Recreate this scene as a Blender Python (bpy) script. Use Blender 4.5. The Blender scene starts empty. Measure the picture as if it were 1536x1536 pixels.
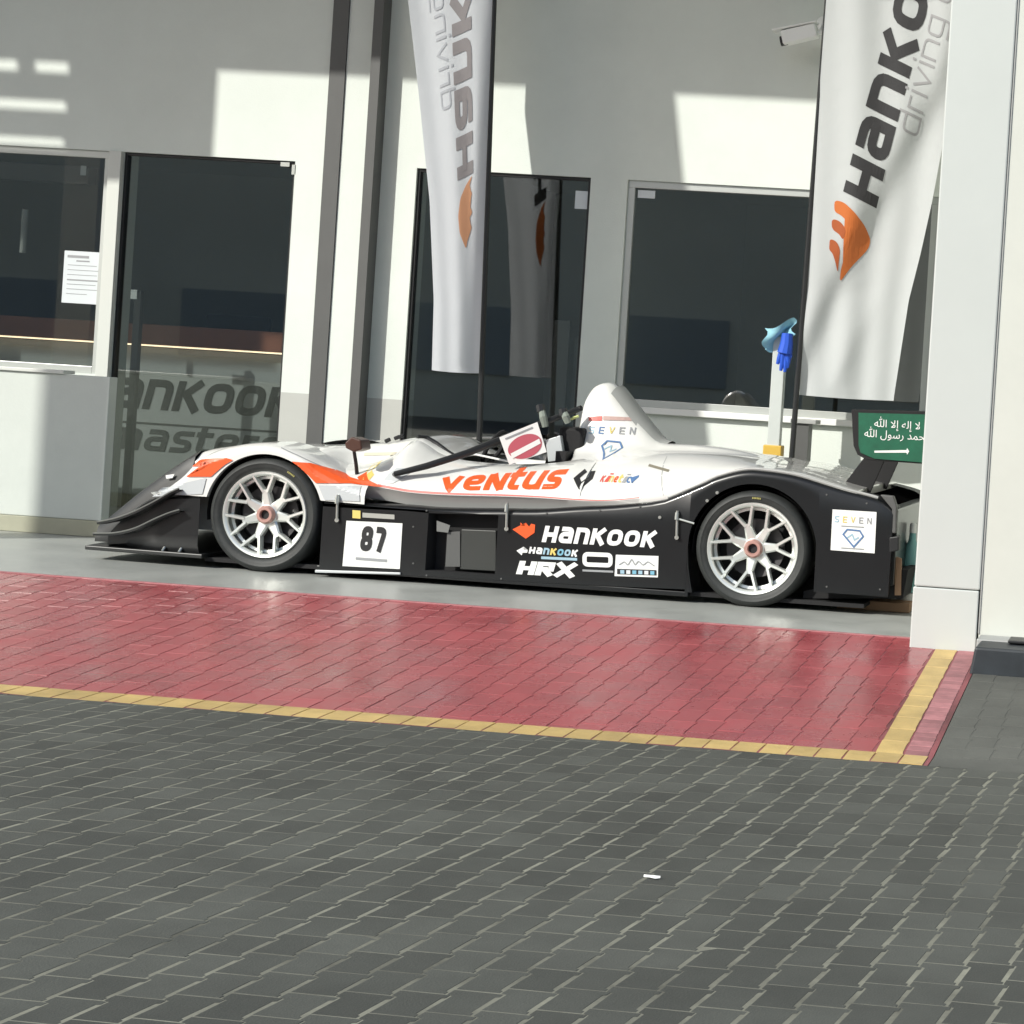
import bpy, bmesh, math, random
import numpy as np
from mathutils import Vector, Matrix
from mathutils.bvhtree import BVHTree

random.seed(7)
R = math.radians
scene = bpy.context.scene

# ------------------------------------------------------------------ camera
FPX, YAW, ROLL, PPX, PPY = 3070.0, R(4.6), R(3.63), 1500.0, 610.4
CAM = Vector((5.0465, -11.228, 1.2008))
_F = Vector((-math.sin(YAW), math.cos(YAW), 0)); _R = Vector((math.cos(YAW), math.sin(YAW), 0)); _U = Vector((0, 0, 1))
cr, sr = math.cos(ROLL), math.sin(ROLL)
cam_data = bpy.data.cameras.new('camera'); cam = bpy.data.objects.new('camera', cam_data)
scene.collection.objects.link(cam); scene.camera = cam
right = _R * cr + _U * sr; up = _U * cr - _R * sr; back = -_F
cam.matrix_world = Matrix(((right.x, up.x, back.x, CAM.x), (right.y, up.y, back.y, CAM.y), (right.z, up.z, back.z, CAM.z), (0, 0, 0, 1)))
cam_data.sensor_fit = 'AUTO'; cam_data.sensor_width = 36
cam_data.lens = 36 * FPX / 1536
cam_data.shift_x = -(PPX - 768) / 1536; cam_data.shift_y = (PPY - 768) / 1536
cam_data.clip_start = 0.1; cam_data.clip_end = 3000

# ------------------------------------------------------------------ light
SUN_AZ, SUN_EL = R(37.5), R(32)            # sun stands left of the camera side of the facade
world = bpy.data.worlds.new('World'); scene.world = world; world.use_nodes = True
wn = world.node_tree.nodes; wl = world.node_tree.links
sky = wn.new('ShaderNodeTexSky'); sky.sky_type = 'NISHITA'; sky.sun_disc = False
sky.sun_elevation = SUN_EL; sky.sun_rotation = R(180) + SUN_AZ
sky.dust_density = 1.5; sky.air_density = 1.0; sky.ozone_density = 0.6
wn['Background'].inputs['Strength'].default_value = 0.108
wl.new(sky.outputs[0], wn['Background'].inputs['Color'])
sl = bpy.data.lights.new('sun', 'SUN'); sl.energy = 3.75; sl.angle = R(0.55); sl.color = (1.0, 0.975, 0.90)
sun = bpy.data.objects.new('sun', sl); scene.collection.objects.link(sun)
SUN_DIR = Vector((math.sin(SUN_AZ) * math.cos(SUN_EL), math.cos(SUN_AZ) * math.cos(SUN_EL), -math.sin(SUN_EL)))
sun.rotation_euler = SUN_DIR.to_track_quat('-Z', 'Y').to_euler(); sun.location = (-10, -12, 12)
vs = scene.view_settings; vs.view_transform = 'Standard'; vs.look = 'None'; vs.gamma = 1.0; vs.exposure = 0.26
vs.use_curve_mapping = False
scene.cycles.use_denoising = True
scene.cycles.transparent_max_bounces = 16; scene.cycles.max_bounces = 7

# ------------------------------------------------------------------ helpers
def ray(px, py):
    u, v = px - PPX, py - PPY
    a = cr * u + sr * v; b = sr * u - cr * v
    return _F + _R * (a / FPX) + _U * (b / FPX)
def at(px, py, Y):
    r = ray(px, py); return CAM + r * ((Y - CAM.y) / r.y)
def atz(px, py, Z):
    r = ray(px, py); return CAM + r * ((Z - CAM.z) / r.z)
def xz(px, py, Y=0.0):
    p = at(px, py, Y); return (p.x, p.z)

W = {}
class MB:
    def __init__(s): s.v = []; s.f = []
    def add(s, vs_, fs):
        n = len(s.v); s.v += [tuple(p) for p in vs_]; s.f += [tuple(i + n for i in f) for f in fs]; return s
    def box(s, x0, x1, y0, y1, z0, z1):
        v = [(x0, y0, z0), (x1, y0, z0), (x1, y1, z0), (x0, y1, z0), (x0, y0, z1), (x1, y0, z1), (x1, y1, z1), (x0, y1, z1)]
        return s.add(v, [(0, 3, 2, 1), (4, 5, 6, 7), (0, 1, 5, 4), (1, 2, 6, 5), (2, 3, 7, 6), (3, 0, 4, 7)])
    def prism(s, pts, y0, y1):       # polygon in XZ, swept in Y
        n = len(pts)
        v = [(x, y0, z) for x, z in pts] + [(x, y1, z) for x, z in pts]
        f = [tuple(range(n)), tuple(range(2 * n - 1, n - 1, -1))] + [(i, i + n, (i + 1) % n + n, (i + 1) % n) for i in range(n)]
        return s.add(v, f)
    def tube(s, pts, r, n=10, cap=True):
        pts = [Vector(p) for p in pts]; rs = r if isinstance(r, (list, tuple)) else [r] * len(pts)
        base = len(s.v); prev = None
        for i, p in enumerate(pts):
            d = (pts[min(i + 1, len(pts) - 1)] - pts[max(i - 1, 0)]).normalized()
            if prev is None:
                a = d.orthogonal().normalized()
            else:
                a = (prev - d * prev.dot(d)).normalized()
            prev = a; b = d.cross(a)
            for k in range(n):
                t = 2 * math.pi * k / n
                s.v.append(tuple(p + (a * math.cos(t) + b * math.sin(t)) * rs[i]))
        for i in range(len(pts) - 1):
            for k in range(n):
                s.f.append((base + i * n + k, base + i * n + (k + 1) % n, base + (i + 1) * n + (k + 1) % n, base + (i + 1) * n + k))
        if cap:
            s.f.append(tuple(base + k for k in range(n - 1, -1, -1))); e = base + (len(pts) - 1) * n
            s.f.append(tuple(e + k for k in range(n)))
        return s
    def lathe(s, prof, c, axis='Y', n=48, closed=False):      # prof: (radius, along axis)
        base = len(s.v); m = len(prof)
        for k in range(n):
            t = 2 * math.pi * k / n
            for r_, h in prof:
                if axis == 'Y': s.v.append((c[0] + r_ * math.cos(t), c[1] + h, c[2] + r_ * math.sin(t)))
                else: s.v.append((c[0] + r_ * math.cos(t), c[1] + r_ * math.sin(t), c[2] + h))
        for k in range(n):
            for j in range(m if closed else m - 1):
                a, b = base + k * m + j, base + k * m + (j + 1) % m
                c2, d = base + ((k + 1) % n) * m + (j + 1) % m, base + ((k + 1) % n) * m + j
                s.f.append((a, b, c2, d))
        return s
    def loft(s, secs, skip=()):
        base = len(s.v); m = len(secs[0])
        for sec in secs: s.v += [tuple(p) for p in sec]
        for i in range(len(secs) - 1):
            for j in range(m - 1):
                if (i, j) in skip: continue
                a = base + i * m + j
                s.f.append((a, a + m, a + m + 1, a + 1))
        return s

def obj(name, mb, mat, parent=None, smooth=False, bevel=0.0, angle=35):
    me = bpy.data.meshes.new(name)
    vv = np.array(mb.v, float)
    lo, hi = vv.min(0), vv.max(0)
    base = Vector(((lo[0] + hi[0]) / 2, (lo[1] + hi[1]) / 2, lo[2]))
    me.from_pydata([tuple(Vector(p) - base) for p in mb.v], [], mb.f)
    me.validate(); me.update()
    bm = bmesh.new(); bm.from_mesh(me); bmesh.ops.recalc_face_normals(bm, faces=bm.faces); bm.to_mesh(me); bm.free()
    if mat: me.materials.append(mat)
    if smooth:
        me.polygons.foreach_set('use_smooth', [True] * len(me.polygons))
        try: me.set_sharp_from_angle(angle=R(angle))
        except Exception: pass
    o = bpy.data.objects.new(name, me); scene.collection.objects.link(o)
    o.location = base; W[o] = base
    if parent:
        o.parent = parent; o.matrix_parent_inverse = Matrix.Translation(-W[parent])
    if bevel:
        m = o.modifiers.new('bevel', 'BEVEL'); m.width = bevel; m.segments = 2; m.limit_method = 'ANGLE'; m.angle_limit = R(40)
    return o
def tag(o, label=None, cat=None, group=None, kind=None):
    if label: o['label'] = label
    if cat: o['category'] = cat
    if group: o['group'] = group
    if kind: o['kind'] = kind
    return o
def thing(name, loc, label, cat, group=None):
    o = bpy.data.objects.new(name, None); scene.collection.objects.link(o)
    o.location = loc; W[o] = Vector(loc); o.empty_display_size = 0.2
    return tag(o, label, cat, group)
def box(name, mat, parent, *b, bevel=0.0):
    return obj(name, MB().box(*b), mat, parent, bevel=bevel)

# ------------------------------------------------------------------ materials
def mat(name, col, rough=0.6, metal=0.0, var=0.0, scale=6.0, bump=0.0, bscale=60.0, coat=0.0, spec=0.5, island=0.0, rvar=0.0):
    m = bpy.data.materials.new(name); m.use_nodes = True
    nt = m.node_tree; n = nt.nodes; l = nt.links; b = n['Principled BSDF']
    b.inputs['Base Color'].default_value = (*col, 1); b.inputs['Roughness'].default_value = rough
    b.inputs['Metallic'].default_value = metal; b.inputs['Coat Weight'].default_value = coat
    b.inputs['Coat Roughness'].default_value = 0.05; b.inputs['Specular IOR Level'].default_value = spec
    if var or bump or island or rvar:
        geo = n.new('ShaderNodeNewGeometry')
        noi = n.new('ShaderNodeTexNoise'); noi.inputs['Scale'].default_value = scale; noi.inputs['Detail'].default_value = 6
        noi.inputs['Roughness'].default_value = 0.65
        l.new(geo.outputs['Position'], noi.inputs['Vector'])
        fac = None
        if var:
            mr = n.new('ShaderNodeMapRange'); mr.inputs[1].default_value = 0.3; mr.inputs[2].default_value = 0.7
            mr.inputs[3].default_value = 1 - var; mr.inputs[4].default_value = 1 + var
            l.new(noi.outputs['Fac'], mr.inputs[0]); fac = mr.outputs[0]
        if island:
            oi = n.new('ShaderNodeObjectInfo'); ad = n.new('ShaderNodeMath'); ad.operation = 'ADD'
            l.new(oi.outputs['Random'], ad.inputs[0]); l.new(geo.outputs['Random Per Island'], ad.inputs[1])
            fr = n.new('ShaderNodeMath'); fr.operation = 'FRACT'; l.new(ad.outputs[0], fr.inputs[0])
            m2 = n.new('ShaderNodeMapRange'); m2.inputs[3].default_value = 1 - island; m2.inputs[4].default_value = 1 + island
            l.new(fr.outputs[0], m2.inputs[0])
            if fac:
                mu = n.new('ShaderNodeMath'); mu.operation = 'MULTIPLY'; l.new(fac, mu.inputs[0]); l.new(m2.outputs[0], mu.inputs[1]); fac = mu.outputs[0]
            else: fac = m2.outputs[0]
        if fac:
            sc = n.new('ShaderNodeVectorMath'); sc.operation = 'SCALE'; sc.inputs[0].default_value = col
            l.new(fac, sc.inputs['Scale']); l.new(sc.outputs[0], b.inputs['Base Color'])
        if rvar:
            mr3 = n.new('ShaderNodeMapRange'); mr3.inputs[1].default_value = 0.3; mr3.inputs[2].default_value = 0.7
            mr3.inputs[3].default_value = max(0.03, rough - rvar); mr3.inputs[4].default_value = rough + rvar
            l.new(noi.outputs['Fac'], mr3.inputs[0]); l.new(mr3.outputs[0], b.inputs['Roughness'])
        if bump:
            n2 = n.new('ShaderNodeTexNoise'); n2.inputs['Scale'].default_value = bscale; n2.inputs['Detail'].default_value = 5
            l.new(geo.outputs['Position'], n2.inputs['Vector'])
            bp = n.new('ShaderNodeBump'); bp.inputs['Strength'].default_value = bump; bp.inputs['Distance'].default_value = 0.01
            l.new(n2.outputs['Fac'], bp.inputs['Height']); l.new(bp.outputs[0], b.inputs['Normal'])
    return m
def emat(name, col, s):
    m = bpy.data.materials.new(name); m.use_nodes = True; b = m.node_tree.nodes['Principled BSDF']
    b.inputs['Base Color'].default_value = (*col, 1); b.inputs['Emission Color'].default_value = (*col, 1); b.inputs['Emission Strength'].default_value = s
    return m
def glass_mat(name, tint, refl=1.0):
    m = bpy.data.materials.new(name); m.use_nodes = True; nt = m.node_tree; n = nt.nodes; l = nt.links
    n.remove(n['Principled BSDF']); out = n['Material Output']
    tr = n.new('ShaderNodeBsdfTransparent'); tr.inputs[0].default_value = (*tint, 1)
    gl = n.new('ShaderNodeBsdfGlossy'); gl.inputs['Roughness'].default_value = 0.015; gl.inputs['Color'].default_value = (refl, refl, refl, 1)
    lw = n.new('ShaderNodeLayerWeight'); lw.inputs['Blend'].default_value = 0.5
    pw = n.new('ShaderNodeMath'); pw.operation = 'POWER'; pw.inputs[1].default_value = 5.0; l.new(lw.outputs['Facing'], pw.inputs[0])
    fr = n.new('ShaderNodeMath'); fr.operation = 'MULTIPLY_ADD'; fr.inputs[1].default_value = 0.86; fr.inputs[2].default_value = 0.14; l.new(pw.outputs[0], fr.inputs[0])
    mx = n.new('ShaderNodeMixShader'); l.new(fr.outputs[0], mx.inputs[0]); l.new(tr.outputs[0], mx.inputs[1]); l.new(gl.outputs[0], mx.inputs[2])
    l.new(mx.outputs[0], out.inputs['Surface']); return m
def cloth_mat(name, col, trans=0.35):
    m = bpy.data.materials.new(name); m.use_nodes = True; nt = m.node_tree; n = nt.nodes; l = nt.links
    b = n['Principled BSDF']; b.inputs['Base Color'].default_value = (*col, 1); b.inputs['Roughness'].default_value = 0.75; b.inputs['Sheen Weight'].default_value = 0.2
    tl = n.new('ShaderNodeBsdfTranslucent'); tl.inputs[0].default_value = (*col, 1)
    mx = n.new('ShaderNodeMixShader'); mx.inputs[0].default_value = trans
    l.new(b.outputs[0], mx.inputs[1]); l.new(tl.outputs[0], mx.inputs[2]); l.new(mx.outputs[0], n['Material Output'].inputs['Surface'])
    geo = n.new('ShaderNodeNewGeometry'); n2 = n.new('ShaderNodeTexNoise'); n2.inputs['Scale'].default_value = 9; n2.inputs['Detail'].default_value = 4
    l.new(geo.outputs['Position'], n2.inputs['Vector'])
    bp = n.new('ShaderNodeBump'); bp.inputs['Strength'].default_value = 0.14; bp.inputs['Distance'].default_value = 0.03
    l.new(n2.outputs['Fac'], bp.inputs['Height']); l.new(bp.outputs[0], b.inputs['Normal']); l.new(bp.outputs[0], tl.inputs['Normal'])
    return m

M = dict(
    wall=mat('white_plaster', (0.69, 0.735, 0.69), 0.85, var=0.03, scale=2.5, bump=0.15, bscale=90),
    lower_grey=mat('pale_grey', (0.47, 0.48, 0.45), 0.6, var=0.03, scale=3),
    clad=mat('white_metal_cladding', (0.53, 0.565, 0.545), 0.45, var=0.02, scale=2, bump=0.05, bscale=20),
    cream=mat('cream_cladding', (0.585, 0.605, 0.555), 0.6, var=0.03, scale=3),
    block=mat('block_paint', (0.56, 0.60, 0.56), 0.7, var=0.03, scale=4, bump=0.1),
    skirt=mat('olive_skirting', (0.36, 0.36, 0.27), 0.6, var=0.06, scale=9),
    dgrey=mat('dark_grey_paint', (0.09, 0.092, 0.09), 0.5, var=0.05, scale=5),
    mgrey=mat('mid_grey_paint', (0.36, 0.37, 0.36), 0.5, var=0.05),
    alu=mat('aluminium_frame', (0.50, 0.52, 0.50), 0.4, metal=0.5),
    lpost=mat('pale_frame', (0.62, 0.64, 0.60), 0.45),
    black=mat('black_trim', (0.012, 0.013, 0.014), 0.45),
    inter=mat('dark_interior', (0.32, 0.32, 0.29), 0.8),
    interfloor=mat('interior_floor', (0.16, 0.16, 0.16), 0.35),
    desk=mat('desk_front', (0.40, 0.43, 0.43), 0.5, var=0.06, scale=2),
    wood=mat('desk_wood', (0.42, 0.16, 0.09), 0.5, var=0.12, scale=9),
    dletter=mat('dark_letter', (0.012, 0.014, 0.016), 0.4),
    dletter2=mat('grey_letter', (0.06, 0.065, 0.065), 0.4),
    floor=mat('grey_floor_tile', (0.36, 0.375, 0.355), 0.38, var=0.10, scale=1.6, bump=0.03, bscale=30, rvar=0.1),
    sand=mat('joint_sand', (0.20, 0.20, 0.158), 0.95, var=0.5, scale=3),
    paver=mat('grey_paver', (0.074, 0.078, 0.067), 0.75, var=0.26, scale=1.3, bump=0.2, bscale=160, island=0.19, rvar=0.08),
    pavem=mat('pavement_paver', (0.104, 0.107, 0.094), 0.8, var=0.18, scale=2.5, bump=0.15, bscale=120, island=0.05),
    ground=mat('far_ground', (0.09, 0.092, 0.088), 0.9, var=0.2, scale=0.6),
    red=mat('red_painted_paver', (0.34, 0.064, 0.074), 0.27, var=0.18, scale=2.2, bump=0.07, bscale=70, island=0.08, rvar=0.12),
    redbase=mat('red_painted_joint', (0.23, 0.062, 0.07), 0.6, var=0.6, scale=1.0),
    pink=mat('worn_pink_paver', (0.36, 0.15, 0.16), 0.6, var=0.25, scale=9, island=0.2),
    yellow=mat('yellow_painted_paver', (0.56, 0.40, 0.15), 0.5, var=0.2, scale=5, bump=0.15, bscale=60, island=0.12),
    kerb=mat('black_kerb_paint', (0.022, 0.028, 0.034), 0.55, var=0.3, scale=7),
    glass=glass_mat('tinted_glass', (0.80, 0.82, 0.81)),
    cwhite=mat('car_white', (0.74, 0.745, 0.715), 0.28, coat=1.0, var=0.02, scale=3),
    cblack=mat('car_black', (0.007, 0.008, 0.009), 0.30, coat=0.1, var=0.15, scale=4),
    carbon=mat('carbon_fibre', (0.016, 0.018, 0.018), 0.42, coat=0.0, var=0.2, scale=20),
    mattblack=mat('matt_black', (0.009, 0.009, 0.01), 0.8),
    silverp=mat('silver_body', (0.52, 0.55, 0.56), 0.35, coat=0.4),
    orange=mat('orange_vinyl', (0.80, 0.105, 0.022), 0.4),
    redline=mat('red_vinyl', (0.62, 0.10, 0.08), 0.4),
    wvinyl=mat('white_vinyl', (0.80, 0.81, 0.79), 0.45),
    bvinyl=mat('black_vinyl', (0.02, 0.02, 0.022), 0.45),
    gvinyl=mat('grey_vinyl', (0.30, 0.31, 0.32), 0.5),
    blue=mat('blue_vinyl', (0.09, 0.18, 0.36), 0.45),
    lblue=mat('pale_blue_vinyl', (0.32, 0.48, 0.58), 0.5),
    gold=mat('gold_vinyl', (0.70, 0.55, 0.16), 0.45),
    crimson=mat('crimson_vinyl', (0.48, 0.10, 0.13), 0.5),
    tyre=mat('tyre_rubber', (0.028, 0.031, 0.030), 0.6, var=0.25, scale=14, bump=0.1, bscale=120),
    rim=mat('silver_rim', (0.80, 0.83, 0.79), 0.27, metal=0.55),
    disc=mat('brake_disc', (0.045, 0.043, 0.045), 0.5, metal=0.4),
    nut=mat('anodised_nut', (0.50, 0.29, 0.25), 0.4, metal=0.3),
    barrel=mat('rim_barrel', (0.16, 0.165, 0.16), 0.35, metal=0.6),
    chrome=mat('steel_latch', (0.6, 0.62, 0.58), 0.3, metal=0.8),
    green=mat('green_panel', (0.006, 0.10, 0.052), 0.5, var=0.2, scale=12),
    tan=mat('tan_block', (0.36, 0.22, 0.13), 0.7, var=0.15),
    padg=mat('grey_green_pad', (0.20, 0.23, 0.20), 0.8),
    banner=cloth_mat('banner_cloth', (0.56, 0.585, 0.59), 0.25),
    banner2=cloth_mat('banner_cloth_reverse', (0.60, 0.625, 0.66), 0.35),
    b_dark=cloth_mat('banner_dark_print', (0.030, 0.030, 0.032), 0.1),
    b_grey=cloth_mat('banner_grey_print', (0.36, 0.36, 0.37), 0.2),
    b_orange=cloth_mat('banner_orange_print', (0.60, 0.16, 0.03), 0.2),
    b_orange2=cloth_mat('banner_rust_print', (0.42, 0.10, 0.025), 0.2),
    s_dark=cloth_mat('show_through_dark', (0.24, 0.225, 0.23), 0.2),
    s_grey=cloth_mat('show_through_grey', (0.44, 0.46, 0.49), 0.3),
    s_orange=cloth_mat('show_through_orange', (0.58, 0.30, 0.17), 0.3),
    plastic=mat('white_plastic', (0.86, 0.88, 0.86), 0.4),
    ypl=mat('yellow_plastic', (0.62, 0.40, 0.06), 0.5),
    lbl=mat('pale_blue_cloth', (0.26, 0.52, 0.62), 0.8),
    dbl=mat('bright_blue_rubber', (0.02, 0.09, 0.55), 0.45),
    teal=mat('teal_plastic', (0.20, 0.45, 0.44), 0.35),
    paper=mat('paper', (0.66, 0.70, 0.72), 0.8),
    led=emat('led_strip', (1.0, 0.80, 0.52), 2.2),
)
M['lipg'] = mat('pale_grey_edge', (.14, .145, .135), .5)  # lighter grey for the dive plane lips
M['cyan'] = mat('cyan_vinyl', (0.18, 0.42, 0.55), 0.5)

# ------------------------------------------------------------------ stroke lettering
def fillet(pts, r, closed=False, seg=4):
    out = []; n = len(pts)
    for i, p in enumerate(pts):
        if not closed and i in (0, n - 1): out.append(p); continue
        a = np.array(pts[i - 1], float); b = np.array(p, float); c = np.array(pts[(i + 1) % n], float)
        d1, d2 = a - b, c - b; l1, l2 = np.linalg.norm(d1), np.linalg.norm(d2)
        q = min(r, l1 * 0.48, l2 * 0.48)
        s, e = b + d1 / l1 * q, b + d2 / l2 * q
        for k in range(seg + 1):
            t = k / seg; out.append(tuple((1 - t) ** 2 * s + 2 * t * (1 - t) * b + t * t * e))
    return out
def strip(pts, t, closed=False, step=0.12):
    P = []
    n = len(pts); rng = n if closed else n - 1
    for i in range(rng):
        a, b = np.array(pts[i], float), np.array(pts[(i + 1) % n], float)
        L = np.linalg.norm(b - a)
        if L < 1e-6: continue
        k = max(1, int(L / step))
        for j in range(k): P.append(a + (b - a) * j / k)
    if not closed: P.append(np.array(pts[-1], float))
    V = []; n = len(P)
    for i in range(n):
        a = P[i - 1] if (closed or i > 0) else P[i]; b = P[(i + 1) % n] if (closed or i < n - 1) else P[i]
        d1 = P[i] - a; d2 = b - P[i]
        if np.linalg.norm(d1) < 1e-9: d1 = d2
        if np.linalg.norm(d2) < 1e-9: d2 = d1
        n1 = np.array((-d1[1], d1[0])) / np.linalg.norm(d1); n2 = np.array((-d2[1], d2[0])) / np.linalg.norm(d2)
        m = n1 + n2; L = np.linalg.norm(m); m = n1 if L < 1e-6 else m / L
        k = min(1.8, 1 / max(0.3, float(m @ n1)))
        V += [P[i] + m * k * t / 2, P[i] - m * k * t / 2]
    F = [(2 * i, 2 * i + 1, 2 * i + 3, 2 * i + 2) for i in range(n - 1)]
    if closed: F.append((2 * n - 2, 2 * n - 1, 1, 0))
    return V, F
def glyph(c, t):
    h = t / 2
    w = {'i': t, 'm': 1.25, 't': 0.55, 'r': 0.55, '7': 0.6, '8': 0.66, 'l': t, '.': t, 'E': 0.7, 'S': 0.72, 'e': 0.82, 's': 0.74, 'u': 0.84, 'v': 0.86, 'a': 0.84, 'n': 0.86, 'o': 0.92, 'X': 1.05}.get(c, 0.86)
    rd = 0.26
    g = {
        'H': [[(h, 0), (h, 1)], [(w - h, 0), (w - h, 1)], [(h, .48), (w - h, .48)]],
        'a': [[(.08, 1 - h), (w - h, 1 - h), (w - h, 0)], [(w - h, .56), (h, .56), (h, h), (w - h, h)]],
        'n': [[(h, 0), (h, 1)], [(h, 1 - h), (w - h, 1 - h), (w - h, 0)]],
        'k': [[(h, 0), (h, 1)], [(w - h * .7, 1), (h + .12, .5)], [(h + .2, .6), (w - h * .6, 0)]],
        'v': [[(h * .8, 1), (w / 2 - .02, h * .4), (w - h * .8, 1)]],
        'e': [[(h, .5), (w - h, .5), (w - h, 1 - h), (h, 1 - h), (h, h), (w - h * .3, h)]],
        'N': [[(h, 0), (h, 1)], [(h, 1), (w - h, 0)], [(w - h, 0), (w - h, 1)]],
        't': [[(h + .04, 1.28), (h + .04, h), (w, h)], [(-.06, 1 - h), (w, 1 - h)]],
        'u': [[(h, 1), (h, h), (w - h, h), (w - h, 1)], [(w - h, .4), (w - h, 0)]],
        's': [[(w, 1 - h), (h, 1 - h), (h, .52), (w - h, .48), (w - h, h), (0, h)]],
        'm': [[(h, 0), (h, 1)], [(h, 1 - h), (w - h, 1 - h), (w - h, 0)], [(w / 2, 1 - h), (w / 2, 0)]],
        'r': [[(h, 0), (h, 1)], [(h, 1 - h), (w, 1 - h)]],
        'd': [[(w - h, 1.42), (w - h, 0)], [(w - h, 1 - h), (h, 1 - h), (h, h), (w - h, h)]],
        'i': [[(h, 0), (h, 1)], [(h, 1.22), (h, 1.42)]],
        'g': [[(w - h, 1 - h), (h, 1 - h), (h, h), (w - h, h)], [(w - h, 1), (w - h, -.36), (h, -.36)]],
        'E': [[(w, 1 - h), (h, 1 - h), (h, h), (w, h)], [(h, .5), (w * .9, .5)]],
        'R': [[(h, 0), (h, 1)], [(h, 1 - h), (w - h, 1 - h), (w - h, .48), (h, .48)], [(w * .45, .48), (w - h * .6, 0)]],
        'X': [[(h * .7, 1), (w - h * .7, 0)], [(w - h * .7, 1), (h * .7, 0)]],
        'c': [[(w, 1 - h), (h, 1 - h), (h, h), (w, h)]],
        '7': [[(0, 1 - h), (w - h, 1 - h), (w * .42, 0)]],
        '.': [[(h, 0), (h, t)]],
    }
    g['S'] = g['s']; g['V'] = g['v']; g['K'] = g['k']
    cl = {'o': [[(h, h), (w - h, h), (w - h, 1 - h), (h, 1 - h)]], '8': [[(h, h), (w - h, h), (w - h, .5), (h, .5)], [(h * 1.1, .5), (w - h * 1.1, .5), (w - h * 1.1, 1 - h), (h * 1.1, 1 - h)]], 'O': [[(h, h), (w - h, h), (w - h, 1 - h), (h, 1 - h)]]}
    out = []
    for p in g.get(c, []): out.append((fillet(p, rd) if c not in 'NXHkKERv' else p, False))
    for p in cl.get(c, []): out.append((fillet(p, .3, True), True))
    return out, w
def text2d(txt, t=.24, gap=.14, shear=.0, step=.12):
    """list of (verts, faces, layer) and total width, unit height"""
    x = 0; res = []; k = 0
    for c in txt:
        if c == ' ': x += .5; continue
        paths, w = glyph(c, t)
        for p, cl in paths:
            V, F = strip(p, t, cl, step)
            res.append(([(v[0] + x + shear * v[1], v[1]) for v in V], F, k % 3)); k += 1
        x += w + gap
    return res, x - gap

SURF = {}
def project(bvh, x, z, fallback, off, sgn=1):
    if bvh is not None:
        h = bvh.ray_cast(Vector((x, -3 if sgn > 0 else 6, z)), Vector((0, sgn, 0)))
        if h[0] is not None: return h[0].y - off * sgn
    return fallback - off * sgn
def decal(name, pieces, mp, material, parent, bvh=None, fallback=0.0, off=0.003, sgn=1):
    """pieces: (verts2d, faces, layer); mp maps u,v to x,z; laid on the surface hit along Y"""
    mb = MB()
    for V, F, k in pieces:
        vv = []
        for u, v in V:
            x, z = mp(u, v); y = project(bvh, x, z, fallback, off + 0.0004 * k, sgn); vv.append((x, y, z))
        mb.add(vv, F)
    return obj(name, mb, material, parent)
def rect_map(bl, tr, w):             # text of width w (unit height) into the box bl..tr (x,z)
    sx = (tr[0] - bl[0]) / w; sz = tr[1] - bl[1]
    return lambda u, v: (bl[0] + u * sx, bl[1] + v * sz)
def polydecal(pts, cuts=4):
    bm = bmesh.new(); vs_ = [bm.verts.new((x, 0, z)) for x, z in pts]; bm.faces.new(vs_)
    bmesh.ops.triangulate(bm, faces=bm.faces[:])
    if cuts: bmesh.ops.subdivide_edges(bm, edges=bm.edges[:], cuts=cuts, use_grid_fill=True)
    bm.verts.index_update()
    V = [(v.co.x, v.co.z) for v in bm.verts]; F = [tuple(v.index for v in f.verts) for f in bm.faces]; bm.free()
    return (V, F, 0)
ident = lambda u, v: (u, v)
def quad_map(bl, br, tl, tr, w, Y=0.0):
    P = [Vector(xz(*q, Y)) for q in (bl, br, tl, tr)]
    def f(u, v):
        t = u / w; q = P[0] * (1 - t) * (1 - v) + P[1] * t * (1 - v) + P[2] * (1 - t) * v + P[3] * t * v; return q.x, q.y
    return f
def pxpoly(pp, Y=0.0): return [xz(a, b, Y) for a, b in pp]

# ================================================================== SETTING: ground, ramp, floor
ZR = -0.20                         # road level, showroom floor is z = 0
Y_EDGE, Y_YEL = -0.87, -3.16       # top and foot of the painted ramp
SL = (0 - ZR) / (Y_EDGE - Y_YEL)
def zramp(y): return SL * (y - Y_EDGE) if y > Y_YEL else ZR
X_R = 3.985                        # right limit of the red field
X_KERB = 4.20

g = MB().add([(-900, -900, ZR - .09), (900, -900, ZR - .09), (900, 900, ZR - .09), (-900, 900, ZR - .09)], [(0, 1, 2, 3)])
tag(obj('ground', g, M['ground']), kind='structure')
road = obj('road', MB().box(-14, 16, -30, Y_YEL - .21, ZR - .07, ZR - .0004), M['sand']); tag(road, kind='structure')
rp = MB()
x0, x1 = -9.0, X_KERB + .02
dz = -.0016
for ya, za, yb_, zb_ in ((Y_EDGE, 0, Y_YEL, ZR), (Y_YEL, ZR, Y_YEL - .21, ZR)):
    n0 = len(rp.v)
    rp.v += [(x0, ya, za + dz), (x1, ya, za + dz), (x1, yb_, zb_ + dz), (x0, yb_, zb_ + dz), (x0, ya, -.28), (x1, ya, -.28), (x1, yb_, -.28), (x0, yb_, -.28)]
    rp.f += [tuple(n0 + i for i in f) for f in ((0, 3, 2, 1), (4, 5, 6, 7), (1, 2, 6, 5), (3, 0, 4, 7), (0, 1, 5, 4) if ya == Y_EDGE else (2, 3, 7, 6))]
ramp = obj('ramp', rp, M['redbase']); tag(ramp, kind='structure')
apr = MB()
xa, xb = X_KERB + .024, 16
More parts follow.
